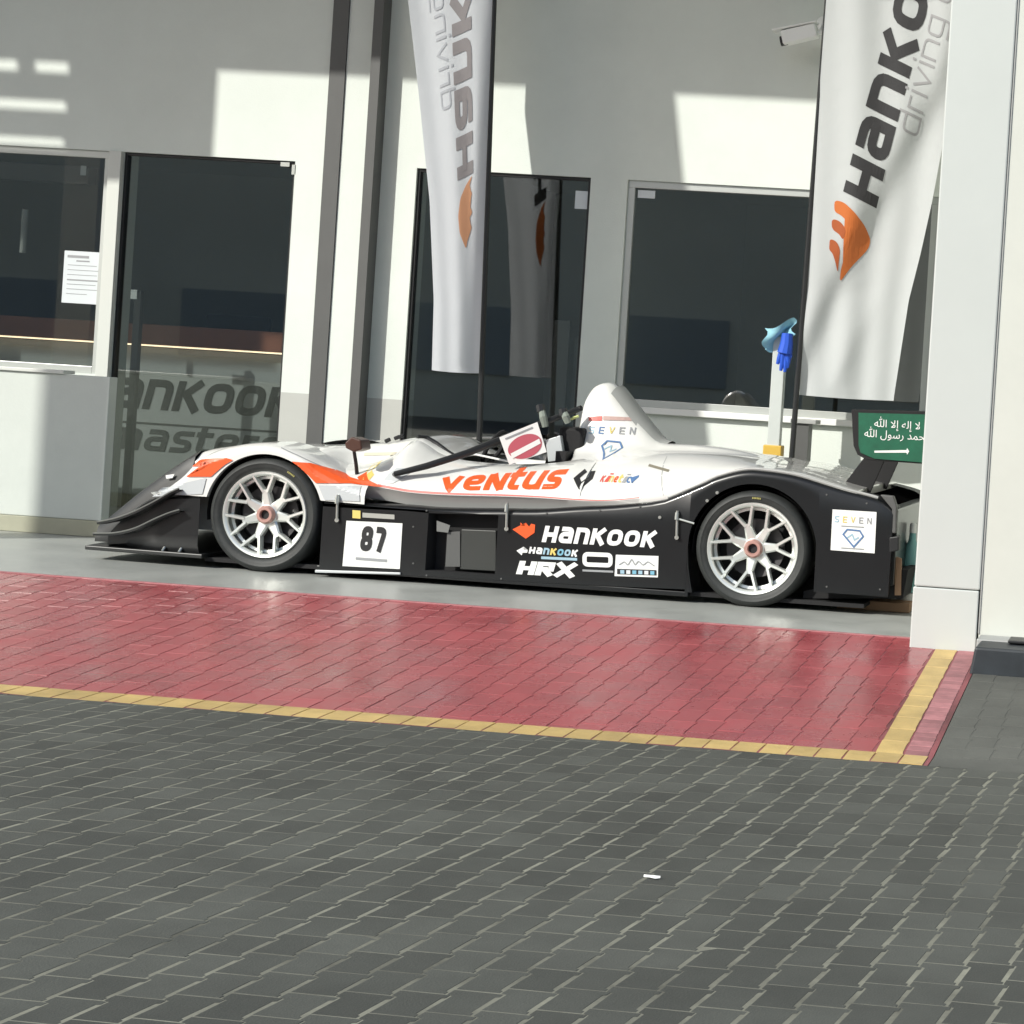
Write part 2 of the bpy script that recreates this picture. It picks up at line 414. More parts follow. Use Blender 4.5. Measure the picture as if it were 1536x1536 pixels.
for ya, za, yb_, zb_ in ((Y_EDGE, 0, Y_YEL, ZR), (Y_YEL, ZR, Y_YEL - .205, ZR)):
    n0 = len(apr.v)
    apr.v += [(xa, ya, za - .001), (xb, ya, za - .001), (xb, yb_, zb_ - .001), (xa, yb_, zb_ - .001), (xa, ya, -.28), (xb, ya, -.28), (xb, yb_, -.28), (xa, yb_, -.28)]
    apr.f += [tuple(n0 + i for i in f) for f in ((0, 3, 2, 1), (4, 5, 6, 7), (1, 2, 6, 5), (3, 0, 4, 7), (0, 1, 5, 4) if ya == Y_EDGE else (2, 3, 7, 6))]
apron = obj('pavement', apr, M['pavem']); tag(apron, kind='structure')
fl = obj('floor', MB().box(-14, 14, Y_EDGE + .004, 9.0, -.25, 0), M['floor']); tag(fl, kind='structure')
tag(obj('floor_edge_kerb', MB().box(-9, 3.86, Y_EDGE - .03, Y_EDGE + .002, -.2, .002), M['pink'], fl))

def paver_mesh(name, w, l, gap, saw, stag, material, ch=.0024, deep=.006):
    """interlocking paver: both long sides follow a saw-tooth, columns are staggered by stag"""
    hw, hl = w / 2, l / 2 - .0008; yj = l / 2 - stag * l
    def xl(y): return -hw + .0006 - saw + saw * (((y - yj) / l) % 1.0)
    e_ = .0008
    o = [(xl(-hl), -hl), (hw - e_ - saw, -hl), (hw - e_ - saw * .90, -hl + .10 * l), (hw - gap - saw * .86, -hl + .13 * l), (hw - gap - saw * .16, hl - .16 * l), (hw - e_ - saw * .12, hl - .13 * l), (hw - e_, hl), (xl(hl), hl)]
    if saw and stag: o += [(xl(yj + .004), yj + .004), (xl(yj - .0001), yj - .004)]
    n = len(o)
    kx, ky = 1 - 2 * ch / w, 1 - 2 * ch / l
    v = [(x, y, -deep) for x, y in o] + [(x * kx, y * ky, 0) for x, y in o]
    f = [tuple(range(n, 2 * n))] + [(i, (i + 1) % n, (i + 1) % n + n, i + n) for i in range(n)]
    me = bpy.data.meshes.new(name); me.from_pydata(v, [], f); me.update(); me.materials.append(material)
    return me, v, f
def lay(name, pm, spots, parent, n_ind, view, ylim=None, xlim=None):
    """spots: (x,y,z,tilt,rot).  the n_ind that show largest are objects, the rest one joined part"""
    me, v, f = pm
    spots = sorted(spots, key=view)
    mb = MB(); cnt = 0
    for i, (x, y, z, tilt, rot) in enumerate(spots):
        jz = random.uniform(-.0001, .0006); jr = random.uniform(-.012, .012); jt = random.uniform(-.0035, .0035); js = random.uniform(-.0035, .0035)
        jx = random.uniform(-.0012, .0012)
        c, s_ = math.cos(rot + jr), math.sin(rot + jr)
        pts = [[x + jx + c * a - s_ * b, y + s_ * a + c * b, z + jz + d + (b * (math.tan(tilt) + jt)) + a * js] for a, b, d in v]
        crosses = (ylim and any(not ylim[0] <= p[1] <= ylim[1] for p in pts)) or (xlim and any(not xlim[0] <= p[0] <= xlim[1] for p in pts))
        if crosses:
            if (ylim and all(not ylim[0] < p[1] < ylim[1] for p in pts)) or (xlim and all(not xlim[0] < p[0] < xlim[1] for p in pts)): continue
            for p in pts:
                if ylim:
                    q = min(max(p[1], ylim[0]), ylim[1]); p[2] += (q - p[1]) * math.tan(tilt); p[1] = q
                if xlim: p[0] = min(max(p[0], xlim[0]), xlim[1])
        if cnt < n_ind and not crosses:
            o = bpy.data.objects.new(name, me); scene.collection.objects.link(o); cnt += 1
            o.parent = parent; o.matrix_parent_inverse = Matrix.Translation(-W[parent])
            o.location = (x + jx, y, z + jz); o.rotation_euler = (tilt + jt, js, rot + jr)
        else:
            mb.add(pts, f)
    if mb.v: tag(obj(name + '_field', mb, me.materials[0], parent), kind='stuff')
def px_of(x, y, z):
    d = Vector((x, y, z)) - CAM; zz = d.dot(_F); a = FPX * d.dot(_R) / zz; b = FPX * d.z / zz
    return PPX + cr * a + sr * b, PPY + sr * a - cr * b, zz
def view_key(s):
    x, y, z = s[:3]
    u, v, zz = px_of(x, y, z)
    inside = -20 < u < 1556 and -20 < v < 1556 and zz > 0
    return (0 if inside else 1, zz if zz > 0 else 1e3)
PW, PL = .1105, .178
TH = R(-1.3)                       # the road's paver field lies slightly askew to the ramp
STG = .25
sp = []
c_, s_ = math.cos(TH), math.sin(TH)
for i in range(-95, 75):
    for j in range(-1, 54):
        lx, ly = i * PW, -(j - .5) * PL + ((i * STG) % 1.0) * PL
        x = 3.0 + c_ * lx - s_ * ly; y = Y_YEL - .21 - .004 + s_ * lx + c_ * ly
        if y - PL > Y_YEL - .2 or x < -7 or x > 9: continue
        sp.append((x, y, ZR, 0, TH))
lay('paver', paver_mesh('paver', PW, PL, .0092, .016, STG, M['paver']), sp, road, 300, view_key, (-60, Y_YEL - .206))
tilt = math.atan(SL)
sp = []
rows = 11; pl = (Y_EDGE - .032 - Y_YEL) / rows
for j in range(-1, rows + 1):
    for i in range(110):
        x = X_R - (i + .5) * PW; y = Y_YEL + (j + .5) * pl + ((-i * STG) % 1.0) * pl
        sp.append((x, y, SL * (y - Y_EDGE), tilt, 0))
lay('red_paver', paver_mesh('red_paver', PW, pl, .0045, .012, STG, M['red'], ch=.0010, deep=.003), sp, ramp, 300, view_key, (Y_YEL + .001, Y_EDGE - .031), (-9, X_R))
sp = []
for i in range(100):
    x = 4.105 - (i + .5) * PW; y = Y_YEL - .102
    sp.append((x, y, ZR + .0005, tilt * .3, 0))
lay('yellow_paver', paver_mesh('yellow_paver', PW, .2, .0025, 0, 0, M['yellow'], deep=.006), sp, ramp, 60, view_key)
sp = []
for j in range(rows):
    y = Y_YEL + (j + .5) * pl; sp.append((X_R + .058, y, zramp(y) + .0005, tilt, 0))
lay('yellow_paver', paver_mesh('yellow_edge_paver', .113, pl, .003, 0, 0, M['yellow'], deep=.006), sp, ramp, 60, view_key)
sp = []
for j in range(int((Y_EDGE - Y_YEL) / .076)):
    y = Y_YEL + (j + .5) * .076; sp.append((X_R + .165, y, zramp(y) + .0005, tilt, 0))
lay('pink_paver', paver_mesh('pink_paver', .098, .076, .001, 0, 0, M['pink'], deep=.006), sp, ramp, 60, view_key)
box('yellow_corner_paver', M['yellow'], ramp, 4.108, 4.20, Y_YEL - .2, Y_YEL - .004, ZR - .01, ZR + .002)
# faint pavers of the pavement beside the ramp
sp = []
for j in range(-1, 12):
    for i in range(24):
        y = Y_YEL - .2 + (j + .5) * PL + ((i * STG) % 1.0) * PL
        if y > -1.66 or y < Y_YEL + .1: continue
        sp.append((X_KERB + .035 + (i + .5) * PW, y, SL * (y - Y_EDGE) - .0002, tilt, 0))
lay('pavement_paver', paver_mesh('pavement_paver', PW, PL, .005, .012, STG, M['pavem'], ch=.0016, deep=.003), sp, apron, 150, view_key)
# kerb by the pillar
k = thing('kerb_block', (4.7, -1.2, -.06), 'black painted kerb block at the foot of the white pillar', 'kerb')
xk = 4.205
obj('kerb_stone', MB().prism([(xk, -.075), (xk + .02, .062), (6.2, .062), (6.2, -.075)], -1.60, -1.30), M['kerb'], k, bevel=.012)
obj('kerb_top', MB().box(xk + .0, 6.2, -1.297, -1.09, -.06, .066), M['mgrey'], k, bevel=.006)
obj('rubber_strip', MB().box(xk + .16, 6.2, -1.40, -1.22, .068, .082), M['black'], k, bevel=.004)

# white scrap on the road
p = atz(978, 1318, ZR)
sc = MB().loft([[(p.x - .024 + i * .006, p.y + (j - 1) * w, ZR + .004 + (.006 if j == 1 else 0)) for j in range(3)] for i, w in enumerate((.002, .003, .003, .003, .005, .010, .012, .008, .002))])
tag(obj('plastic_spoon', sc, M['plastic'], smooth=True), 'small white plastic scrap lying on the grey pavers', 'litter')

# ================================================================== SHOWROOM BUILDING
YW = 2.70
bld = thing('showroom_building', (0, YW, 0), 'white plastered showroom front with dark glazed doors and windows', 'building')
HEAD = 2.61
XL, XW1, XD0, XD1, XM0, XM1, XR0, XR1, XE = -12.0, -2.49, -2.395, -1.14, -.262, .982, 1.243, 3.42, 9.0
w = MB()
D2 = YW + .22
w.box(XL, XE, YW, D2, HEAD, 7.0)                       # wall above all openings
w.box(XL, -4.9, YW, D2, 0, HEAD); w.box(XW1 - .0, XD0, YW + .02, D2, 0, HEAD)
w.box(-4.9, XW1, YW, D2, 0, 1.03)
w.box(XD1, XM0, YW, D2, .985, HEAD); w.box(XM1, XR0, YW, D2, .985, HEAD); w.box(XR1, XE, YW, D2, 0, HEAD)
obj('wall', w, M['wall'], bld)
for xa_, xb_ in ((XD1, XM0), (XM1, XR0)): obj('lower_grey', MB().box(xa_, xb_, YW, D2, 0, .985), M['lower_grey'], bld)  # lower part of the wall, greyer than the plaster above
obj('wall_below_window', MB().box(XR0, XR1, YW, D2, 0, 1.0), M['wall'], bld)
obj('sill', MB().box(XR0 - .02, XR1 + .02, YW - .05, YW + .1, 1.0, 1.045), M['wvinyl'], bld, bevel=.004)
# pilasters
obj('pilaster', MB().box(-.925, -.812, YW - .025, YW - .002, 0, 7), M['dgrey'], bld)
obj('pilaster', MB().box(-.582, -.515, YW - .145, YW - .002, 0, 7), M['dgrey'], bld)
obj('wall_strip', MB().box(-.81, -.584, YW - .012, YW - .002, .0, 7), M['wall'], bld)
# glazing
def glazed(name, x0, x1, z0, z1, frame, fmat, label, y=YW + .05, outer=True):
    f = MB(); t = frame
    f.box(x0, x1, y - .03, y + .03, z1 - t, z1); f.box(x0, x0 + t, y - .03, y + .03, z0, z1 - t); f.box(x1 - t, x1, y - .03, y + .03, z0, z1 - t); f.box(x0 + t, x1 - t, y - .03, y + .03, z0, z0 + t)
    fr = obj(name, f, fmat, bld, bevel=.003); fr['label'] = label
    obj('pane', MB().box(x0 + t, x1 - t, y - .004, y + .004, z0 + t, z1 - t), M['glass'], fr)
    return fr
w1 = glazed('window', -4.9, XW1, 1.03, HEAD, .05, M['alu'], 'silver framed window over the low counter')
dr = glazed('door', XD0, XD1, .0, HEAD, .02, M['black'], 'dark glass door showing the reception desk')
md = glazed('door', XM0, XM1, .0, HEAD, .022, M['black'], 'dark glass door behind the hanging reversed banner')
wr = glazed('window', XR0, XR1, 1.045, HEAD, .05, M['alu'], 'wide dark window with silver frame')
obj('mullion', MB().box(XW1 + .002, XD0 - .002, YW - .03, YW + .019, 1.0, HEAD), M['lpost'], bld, bevel=.003)
# stickers and notice
a, b = at(93, 375, YW), at(150, 457, YW)
nt_ = obj('paper_notice', MB().box(a.x, b.x, YW + .036, YW + .042, b.z, a.z), M['paper'], w1)
ln = MB()
for i, (q0, q1, th) in enumerate(((.08, .6, .018), (.3, .62, .010), (.1, .8, .004), (.1, .85, .004), (.1, .82, .004), (.1, .85, .010), (.1, .8, .004), (.1, .84, .004), (.1, .6, .004))):
    z = a.z - .03 - i * .034; ln.box(a.x + (b.x - a.x) * q0, a.x + (b.x - a.x) * q1, YW + .0345, YW + .0356, z - th, z)
obj('notice_text', ln, M['gvinyl'], nt_)
for (pa, pb, par) in (((861, 285), (878, 313), md), ((955, 284), (980, 297), wr)):
    a, b = at(*pa, YW), at(*pb, YW); obj('sticker', MB().box(a.x, b.x, YW + .040, YW + .0445, b.z, a.z), M['paper'], par)
for (pa, pb) in (((421, 243), (434, 250)), ((438, 247), (443, 262))):
    a, b = at(*pa, YW), at(*pb, YW); obj('hinge_plate', MB().box(a.x, b.x, YW - .0, YW + .018, b.z, a.z), M['chrome'], dr)
# interior shell
ins = MB(); yb = 7.2
ins.box(-6.0, 5.0, yb, yb + .1, 0, 2.9); ins.box(-6.1, -6.0, D2, yb, 0, 2.9); ins.box(5.0, 5.1, D2, yb, 0, 2.9)
ins.box(-.75, -.65, D2 + .002, yb, 0, 2.9); ins.box(1.06, 1.14, D2 + .002, yb, 0, 2.9); ins.box(-6.1, 5.1, D2, yb + .1, 2.9, 3.0)
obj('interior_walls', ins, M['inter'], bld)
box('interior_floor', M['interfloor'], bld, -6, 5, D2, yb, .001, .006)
# door closer, handle
a, b = at(-40, 240, YW + .12), at(131, 276, YW + .12)
cl = box('door_closer_box', M['black'], w1, a.x, b.x, YW + .12, YW + .25, b.z, a.z, bevel=.008)
a, b = at(121, 248, YW + .11), at(128, 263, YW + .11); box('label_strip', M['paper'], cl, a.x, b.x, YW + .112, YW + .118, b.z, a.z)
a, b = at(34, 314, YW + .3), at(46, 380, YW + .3); obj('pull_handle', MB().tube([(a.x + .02, YW + .3, b.z), (a.x + .02, YW + .3, a.z)], .022), M['mgrey'], w1, smooth=True)
# reception desk (own thing) with lettering
YD = 4.0
dk = thing('reception_desk', (-3.2, YD, 0), 'grey reception desk with wooden counter edge and lit strip inside the glass', 'desk')
zc = xz(200, 515, YD)[1]; zt = xz(200, 485, YD)[1]
box('desk_front', M['desk'], dk, -5.9, -.8, YD + .04, YD + .6, .006, zc - .02)
box('counter_edge', M['wood'], dk, -5.9, -.8, YD - .06, YD + .66, zc, zt, bevel=.006)
box('light_strip', M['led'], dk, -5.9, -.8, YD - .045, YD - .01, zc - .014, zc - .002)
T, wd = text2d('Hankook', t=.25, gap=.1, shear=.22)
x_a, z_b = xz(170, 612, YD + .04); x_k, z_t2 = xz(425, 572, YD + .04); z_b = xz(297, 619, YD + .04)[1]; z_t = xz(297, 573, YD + .04)[1]
ua = .86 + .1 + .02; sxx = (x_k + .03 - x_a) / (wd - ua - .18)
decal('lettering', T, lambda u, v: (x_a + (u - ua) * sxx, z_b + v * (z_t - z_b)), M['dletter'], dk, fallback=YD + .04)
T, wd = text2d('masters', t=.24, gap=.14, shear=.2)
x_m, _ = xz(168, 660, YD + .04); x_e = xz(392, 670, YD + .04)[0]; z_b = xz(250, 678, YD + .04)[1]; z_t = xz(250, 645, YD + .04)[1]
sxx = (x_e - x_m) / (wd * .86)
decal('lettering', T, lambda u, v: (x_m - .06 + u * sxx, z_b + v * (z_t - z_b)), M['dletter2'], dk, fallback=YD + .04)
zr_ = xz(250, 637, YD + .04)[1]
box('rule_line', M['dletter2'], dk, x_m - .5, x_e + .6, YD + .036, YD + .0395, zr_ - .008, zr_ + .008)
# office chair behind the desk, stand inside
a, b = at(308, 470, YD + .9), at(402, 503, YD + .9)
ch = thing('office_chair', ((a.x + b.x) / 2, YD + 1.0, .006), 'black office chair showing above the reception counter', 'chair')
obj('backrest', MB().box(a.x, b.x, YD + .9, YD + .98, b.z - .35, a.z), M['mattblack'], ch, bevel=.03)
xc = (a.x + b.x) / 2
obj('seat', MB().box(a.x, b.x, YD + .95, YD + 1.45, .45, .53), M['mattblack'], ch, bevel=.03)
obj('stem', MB().tube([(xc, YD + 1.2, .08), (xc, YD + 1.2, .46)], .03), M['mattblack'], ch)
obj('base', MB().lathe([(0, 0), (.28, .0), (.28, .03), (.05, .08), (0, .08)], (xc, YD + 1.2, .01), 'Z', 20), M['mattblack'], ch)
YS = 3.3
a = at(207, 436, YS); bx_ = at(202, 560, YS)
st = thing('sign_stand', (a.x, YS, .006), 'black post stand with white card behind the left glass door', 'stand')
obj('post', MB().box(a.x - .025, a.x + .025, YS, YS + .05, .02, a.z), M['black'], st)
obj('base_plate', MB().box(a.x - .15, a.x + .15, YS - .13, YS + .18, .007, .02), M['black'], st)
b0, b1 = at(176, 433, YS), at(206, 449, YS); box('card', M['paper'], st, b0.x, b1.x, YS - .012, YS - .004, b1.z, b0.z)
# things in the dim middle room
YS2 = 3.6
a, b = at(832, 480, YS2), at(846, 620, YS2)
st2 = thing('door_stand', (a.x, YS2, .006), 'slim black post inside the middle glass door', 'stand')
obj('post', MB().box(a.x, b.x, YS2, YS2 + .04, .02, a.z), M['black'], st2); obj('base_plate', MB().box(a.x - .1, b.x + .1, YS2 - .1, YS2 + .14, .007, .02), M['black'], st2)
cb = thing('storage_cabinet', (.9, 5.4, .006), 'grey cabinet standing in the dim middle room', 'cabinet')
box('cabinet_body', M['mgrey'], cb, .2, 1.0, 5.2, 5.7, .007, 1.55, bevel=.01); box('cabinet_door', M['lower_grey'], cb, .23, .59, 5.18, 5.198, .1, 1.5); box('cabinet_door', M['lower_grey'], cb, .61, .97, 5.18, 5.198, .1, 1.5)

# building across the road, seen only mirrored in the glass
op = thing('opposite_building', (0, -48, ZR), 'long grey building across the road behind the viewer', 'building')
obj('wall', MB().box(-90, 90, -60, -48, ZR - .1, 11), mat('opposite_wall', (.90, .83, .66), .8, var=.1, scale=.2), op)
for i in range(24):
    obj('window', MB().box(-84 + i * 7.1, -80 + i * 7.1, -47.99, -47.9, 1.2, 3.4), M['lower_grey'], op)
# low counter wall at the left
YB = 1.39
blk = thing('counter_wall', (-3.3, 1.44, 0), 'low pale grey counter wall at the left edge with olive skirting', 'low wall')
xr = at(163, 600, YB).x
obj('body', MB().box(-4.9, xr, YB, YB + .1, .105, 1.03), M['block'], blk, bevel=.006)
obj('skirting', MB().box(-4.9, xr - .004, YB - .012, YB + .11, .001, .104), M['skirt'], blk, bevel=.004)
obj('cap', MB().box(-4.9, xr - .3, YB - .02, YB + .12, 1.032, 1.055), M['lpost'], blk, bevel=.004)

# portal: pillar, canopy, added shade panels
pil = thing('portal_pillar', (4.03, -.8, -.03), 'white square pillar at the right in front of the car tail', 'pillar')
obj('shaft', MB().box(3.86, 4.19, -1.10, -.5, .285, 6.45), M['clad'], pil, bevel=.008)
obj('foot', MB().box(3.856, 4.186, -1.104, -.5, -.06, .281), M['clad'], pil, bevel=.006)
rw = thing('side_wall', (5.5, -.6, 0), 'cream clad wall beside the pillar at the right edge', 'wall')
obj('cladding', MB().box(4.194, 8.5, -1.088, 2.69, .0, 6.45), M['cream'], rw, bevel=.004)
obj('joint_trim', MB().box(4.1925, 4.1985, -1.094, -1.0885, .07, 6.4), M['mgrey'], rw)
can = thing('canopy', (-.5, .8, 6.3), 'white portal canopy overhead above the car', 'canopy')
ZC = 3.24 + (YW + 1.03) * math.tan(SUN_EL) / math.cos(SUN_AZ)
SHX = (YW + 1.03) * math.tan(SUN_AZ)          # sideways run of the sunlight from the beam to the facade
obj('roof_slab', MB().box(-9, 8.5, -1.0, 2.69, ZC + .2, ZC + .6), M['clad'], can)
obj('front_beam', MB().box(-9, 8.5, -1.06, -1.0, ZC, ZC + .62), M['clad'], can)
obj('shade_drop_panel', MB().box(-2.82 - SHX, -1.756 - SHX, -1.05, -1.0, ZC - .85, ZC - .002), M['clad'], can)  # unseen panel, added to keep the upper left wall in shade
def wz(z): return z + (YW + 1.03) * math.tan(SUN_EL) / math.cos(SUN_AZ)
for z0_, z1_ in ((2.955, 3.121), (2.69, 2.852), (2.2, 2.60)):
    obj('louvre', MB().box(-8.9, -2.822 - SHX, -1.05, -1.0, wz(z0_), wz(z1_)), M['clad'], can)
obj('louvre_post', MB().box(-3.2 - SHX, -3.1 - SHX, -1.05, -1.001, wz(3.122), ZC - .002), M['clad'], can)
def xs(z, x): return x + (ZC - z) * .164
zp_ = 3.55
obj('shade_panel', MB().prism([(1.03 - SHX, zp_), (xs(zp_, 1.524 - SHX), zp_), (1.524 - SHX, ZC - .002), (1.03 - SHX, ZC - .002)], -1.05, -1.0), M['clad'], can)  # unseen panel, added and cut to cast the slanted shade band
tx = -2.07 - 7.39 * math.tan(SUN_AZ); tz = 1.05 + 7.39 * math.tan(SUN_EL) / math.cos(SUN_AZ) + .1
tt = thing('shade_column', (tx + .19, -5.9, ZR), 'tall white column out of view at the left, added to shade the low wall', 'column')  # unseen column, added to shade the right end of the counter wall
obj('shaft', MB().box(tx, tx + .42, -6.0, -5.9, ZR + .03, tz), M['clad'], tt, bevel=.004); obj('base_plate', MB().box(tx - .1, tx + .52, -6.15, -5.75, ZR, ZR + .029), M['dgrey'], tt)

# ================================================================== BANNERS
def banner(name, label, pole_px, Yp, edge_px, bottom_px, cloth, fold, top, pole_side, base_label):
    """edge_px: free edge from the bottom to the frame top; the cloth goes on above to a rounded head"""
    b = thing(name, (*at(*pole_px[-1], Yp)[:2], 0), label, 'banner', 'feather banners behind the race car')
    P = [at(*q, Yp) for q in pole_px]
    zz = np.array([p.z for p in P]); xx = np.array([p.x for p in P])
    def polex(z): 
        k = (xx[0] - xx[-1]) / (zz[0] - zz[-1]); return xx[-1] + k * (z - zz[-1])
    E = [at(*q, Yp) for q in edge_px]
    ez = np.array([p.z for p in E]); ex = np.array([p.x for p in E])
    zlow = at(*bottom_px, Yp).z
    def edgex(z):
        if z <= ez[-1]: return float(np.interp(z, ez, ex))
        t = (z - ez[-1]) / (top - ez[-1]); w0 = ex[-1] - polex(ez[-1]); return polex(z) + w0 * math.sqrt(max(0, 1 - t ** 2.6))
    nz, nx = 90, 44
    secs = []
    for i in range(nz + 1):
        z = zlow + (top - .01 - zlow) * i / nz
        a, e = polex(z), edgex(z); row = []
        for j in range(nx + 1):
            t = j / nx; x = a + (e - a) * t
            sag = .012 * math.sin(t * 9) * (1 - i / nz) if i < 3 else 0
            row.append((x, Yp + fold(x, z, t), z - (.006 * math.sin(t * 3.1) if i == 0 else 0)))
        secs.append(row)
    c = MB().loft(secs); co = obj('cloth', c, cloth, b, smooth=True, angle=80)
    bv = BVHTree.FromPolygons([Vector(v) for v in c.v], c.f)
    pl_ = [(polex(z), Yp - .0, z) for z in np.linspace(.03, top + .05, 14)]
    obj('pole', MB().tube(pl_, [.020 - .008 * i / 13 for i in range(14)], 10), M['black'], b, smooth=True)
    obj('foot', MB().lathe([(0, 0), (.17, 0), (.17, .03), (.04, .06), (.035, .25), (0, .25)], (polex(0), Yp, .001), 'Z', 24), M['dgrey'], b, smooth=True)
    return b, bv, polex
def wing_logo(kind=0):
    """flame like wing emblem, unit box, tip pointing to +u, three cuts"""
    out = []
    body = [(.0, .46), (.30, .16), (.55, .05), (.75, .10), (.92, .26), (1.0, .5), (.70, .52), (.46, .60), (.2, .55)]
    return body

def rfold(x, z, t):
    y = .022 * math.sin(t * 7.5 + z * .9) * (1 - .5 * t) + .010 * math.sin(t * 19 + z * 1.6)
    # crease falling from the free edge down to the lower middle
    s = (t - .10) - (z - 1.55) * .48
    y += .11 * (1 / (1 + math.exp(-s * 22)))
    s2 = t - .40 - (z - 1.25) * .5
    if z < 1.9: y -= .070 * (1 / (1 + math.exp(s2 * 22))) * min(1, (1.9 - z) * 1.4)
    return y - .01
YBN = 1.95
B1, bv1, pole1 = banner('feather_banner', 'white feather banner with dark upright lettering and orange wing beside the pillar',
    [(1240, 0), (1188, 680)], YBN, [(1337, 597), (1360, 450), (1378, 380), (1396, 300), (1426, 140), (1434, 0)], (1196, 592), M['banner'], rfold, 4.75, 1, '')
# upright lettering: baseline runs up, letter tops point to the pole
def upmap(o, up, left, mirror=1):
    up = Vector(up); left = Vector(left)
    return lambda u, v: (o[0] + up.x * u + left.x * v, o[1] + up.y * u + left.y * v)
T, wd = text2d('Hankook', t=.26, gap=.12, shear=.16, step=.1)
o_ = xz(1311, 310, YBN - .05); e_ = xz(1393, 0, YBN - .05)      # baseline points
hgt = .225; ln_ = Vector((e_[0] - o_[0], e_[1] - o_[1])); un = ln_.normalized(); lf = Vector((-un.y, un.x))
adv = .295
decal('lettering', T, upmap(o_, un * adv, lf * hgt), M['b_dark'], B1, bv1, YBN - .05, .004)
T, wd = text2d('driving em', t=.11, gap=.17, shear=.12, step=.1)
o_ = xz(1373, 203, YBN - .05); e_ = xz(1410, 60, YBN - .05); un2 = Vector((e_[0] - o_[0], e_[1] - o_[1])).normalized(); lf2 = Vector((-un2.y, un2.x))
decal('lettering', T, upmap(o_, un2 * .148, lf2 * .105), M['b_grey'], B1, bv1, YBN - .05, .004)
# orange wing
outer = [(1252, 300), (1267, 304), (1283, 319), (1296, 337.5), (1303, 358), (1300, 371), (1290, 383), (1275, 400), (1258, 423), (1260, 406), (1266, 387), (1273, 368), (1279, 350), (1273, 334), (1262, 323), (1252, 318)]
decal('wing_logo', [polydecal(fillet(pxpoly(outer, YBN), .03, True), 2)], ident, M['b_orange'], B1, bv1, YBN - .05, .004)
for q in ([(1248, 328), (1261, 332), (1271, 346), (1265, 361), (1260, 352), (1248, 344)], [(1245, 358), (1255, 362), (1261, 374), (1258, 394), (1256, 410), (1253, 392), (1249, 380), (1244, 375)]):
    decal('wing_feather', [polydecal(fillet(pxpoly(q, YBN), .03, True), 2)], ident, M['b_orange2'], B1, bv1, YBN - .05, .004)

def lfold(x, z, t):
    return .016 * math.sin(t * 6 + z * .7) + .008 * math.sin(t * 15 - z * 1.3) - .02 * t
B2, bv2, pole2 = banner('feather_banner', 'white feather banner seen from the back with mirrored faded lettering', [(742, 0), (721, 600)], YBN,
    [(648, 560), (651, 450), (645, 300), (629, 140), (613, 0)], (723, 560), M['banner2'], lfold, 4.9, -1, '')
T, wd = text2d('Hankook', t=.26, gap=.12, shear=.16, step=.1)
for sg, mats in ((1, ('s_dark', 's_grey', 's_orange')), (-1, ('b_dark', 'b_grey', 'b_orange'))):
    o_ = xz(689, 272, YBN); e_ = xz(678, 0, YBN); un = Vector((e_[0] - o_[0], e_[1] - o_[1])).normalized(); rt = Vector((un.y, -un.x))
    ts = lambda u, v: (o_[0] + un.x * u * .325 + rt.x * v * (.095 + .012 * u), o_[1] + un.y * u * .325 + rt.y * v * .1)
    decal('lettering', T, ts, M[mats[0]], B2, bv2, YBN, .004, sg)
    T2, _w = text2d('driving', t=.13, gap=.17, shear=.12, step=.1)
    p_ = xz(664, 168, YBN); f_ = xz(650, 0, YBN); u2 = Vector((f_[0] - p_[0], f_[1] - p_[1])).normalized(); r2 = Vector((u2.y, -u2.x))
    decal('lettering', T2, lambda u, v: (p_[0] + u2.x * u * .15 + r2.x * v * .075, p_[1] + u2.y * u * .15 + r2.y * v * .075), M[mats[1]], B2, bv2, YBN, .004, sg)
    q = [(709, 262), (700, 278), (693, 298), (690, 325), (692, 350), (700, 374), (702, 360), (708, 340), (703, 330), (709, 318), (703, 305), (709, 290), (704, 282)]
    decal('wing_logo', [polydecal(fillet(pxpoly(q, YBN), .02, True), 2)], ident, M[mats[2]], B2, bv2, YBN, .004, sg)

# ================================================================== SMALL THINGS BEHIND THE CAR
YC = 2.42
cc = thing('security_camera', (*at(1235, 60, YC)[:2], at(1235, 60, YC).z), 'white bullet security camera on the shaded wall', 'camera')
a, b = at(1174, 58, YC), at(1226, 46, YC)
def obox(p, q, w_, h_, mb, lift=0):
    d_ = (q - p); L = d_.length; d_.normalize(); n_ = Vector((0, 1, 0)); u_ = n_.cross(d_) * -1
    vv = []
    for s in (0, 1):
        for j in (-1, 1):
            for kz in (-1, 1): vv.append(p + d_ * (L * s) + n_ * (j * w_) + u_ * (kz * h_ + lift))
    return mb.add(vv, [(0, 1, 3, 2), (4, 6, 7, 5), (0, 4, 5, 1), (2, 3, 7, 6), (0, 2, 6, 4), (1, 5, 7, 3)])
obj('housing', obox(a, b, .05, .048, MB()), M['plastic'], cc, bevel=.012)
hd = obj('sunshield', obox(at(1160, 47, YC), at(1226, 34, YC), .06, .006, MB()), M['plastic'], cc, bevel=.003)
obj('lens', MB().tube([at(1171, 62, YC), at(1181, 60, YC)], .034, 14), M['black'], cc)
obj('arm', MB().tube([at(1224, 50, YC), at(1231, 49, YC), at(1236, 38, YC + .12), at(1236, 36, YW - .0)], .016, 8), M['plastic'], cc, smooth=True)
obj('mount', MB().lathe([(0, 0), (.05, 0), (.05, .02), (0, .02)], (at(1236, 36, YW).x, YW - .021, at(1236, 36, YW).z), 'Y', 16), M['plastic'], cc)

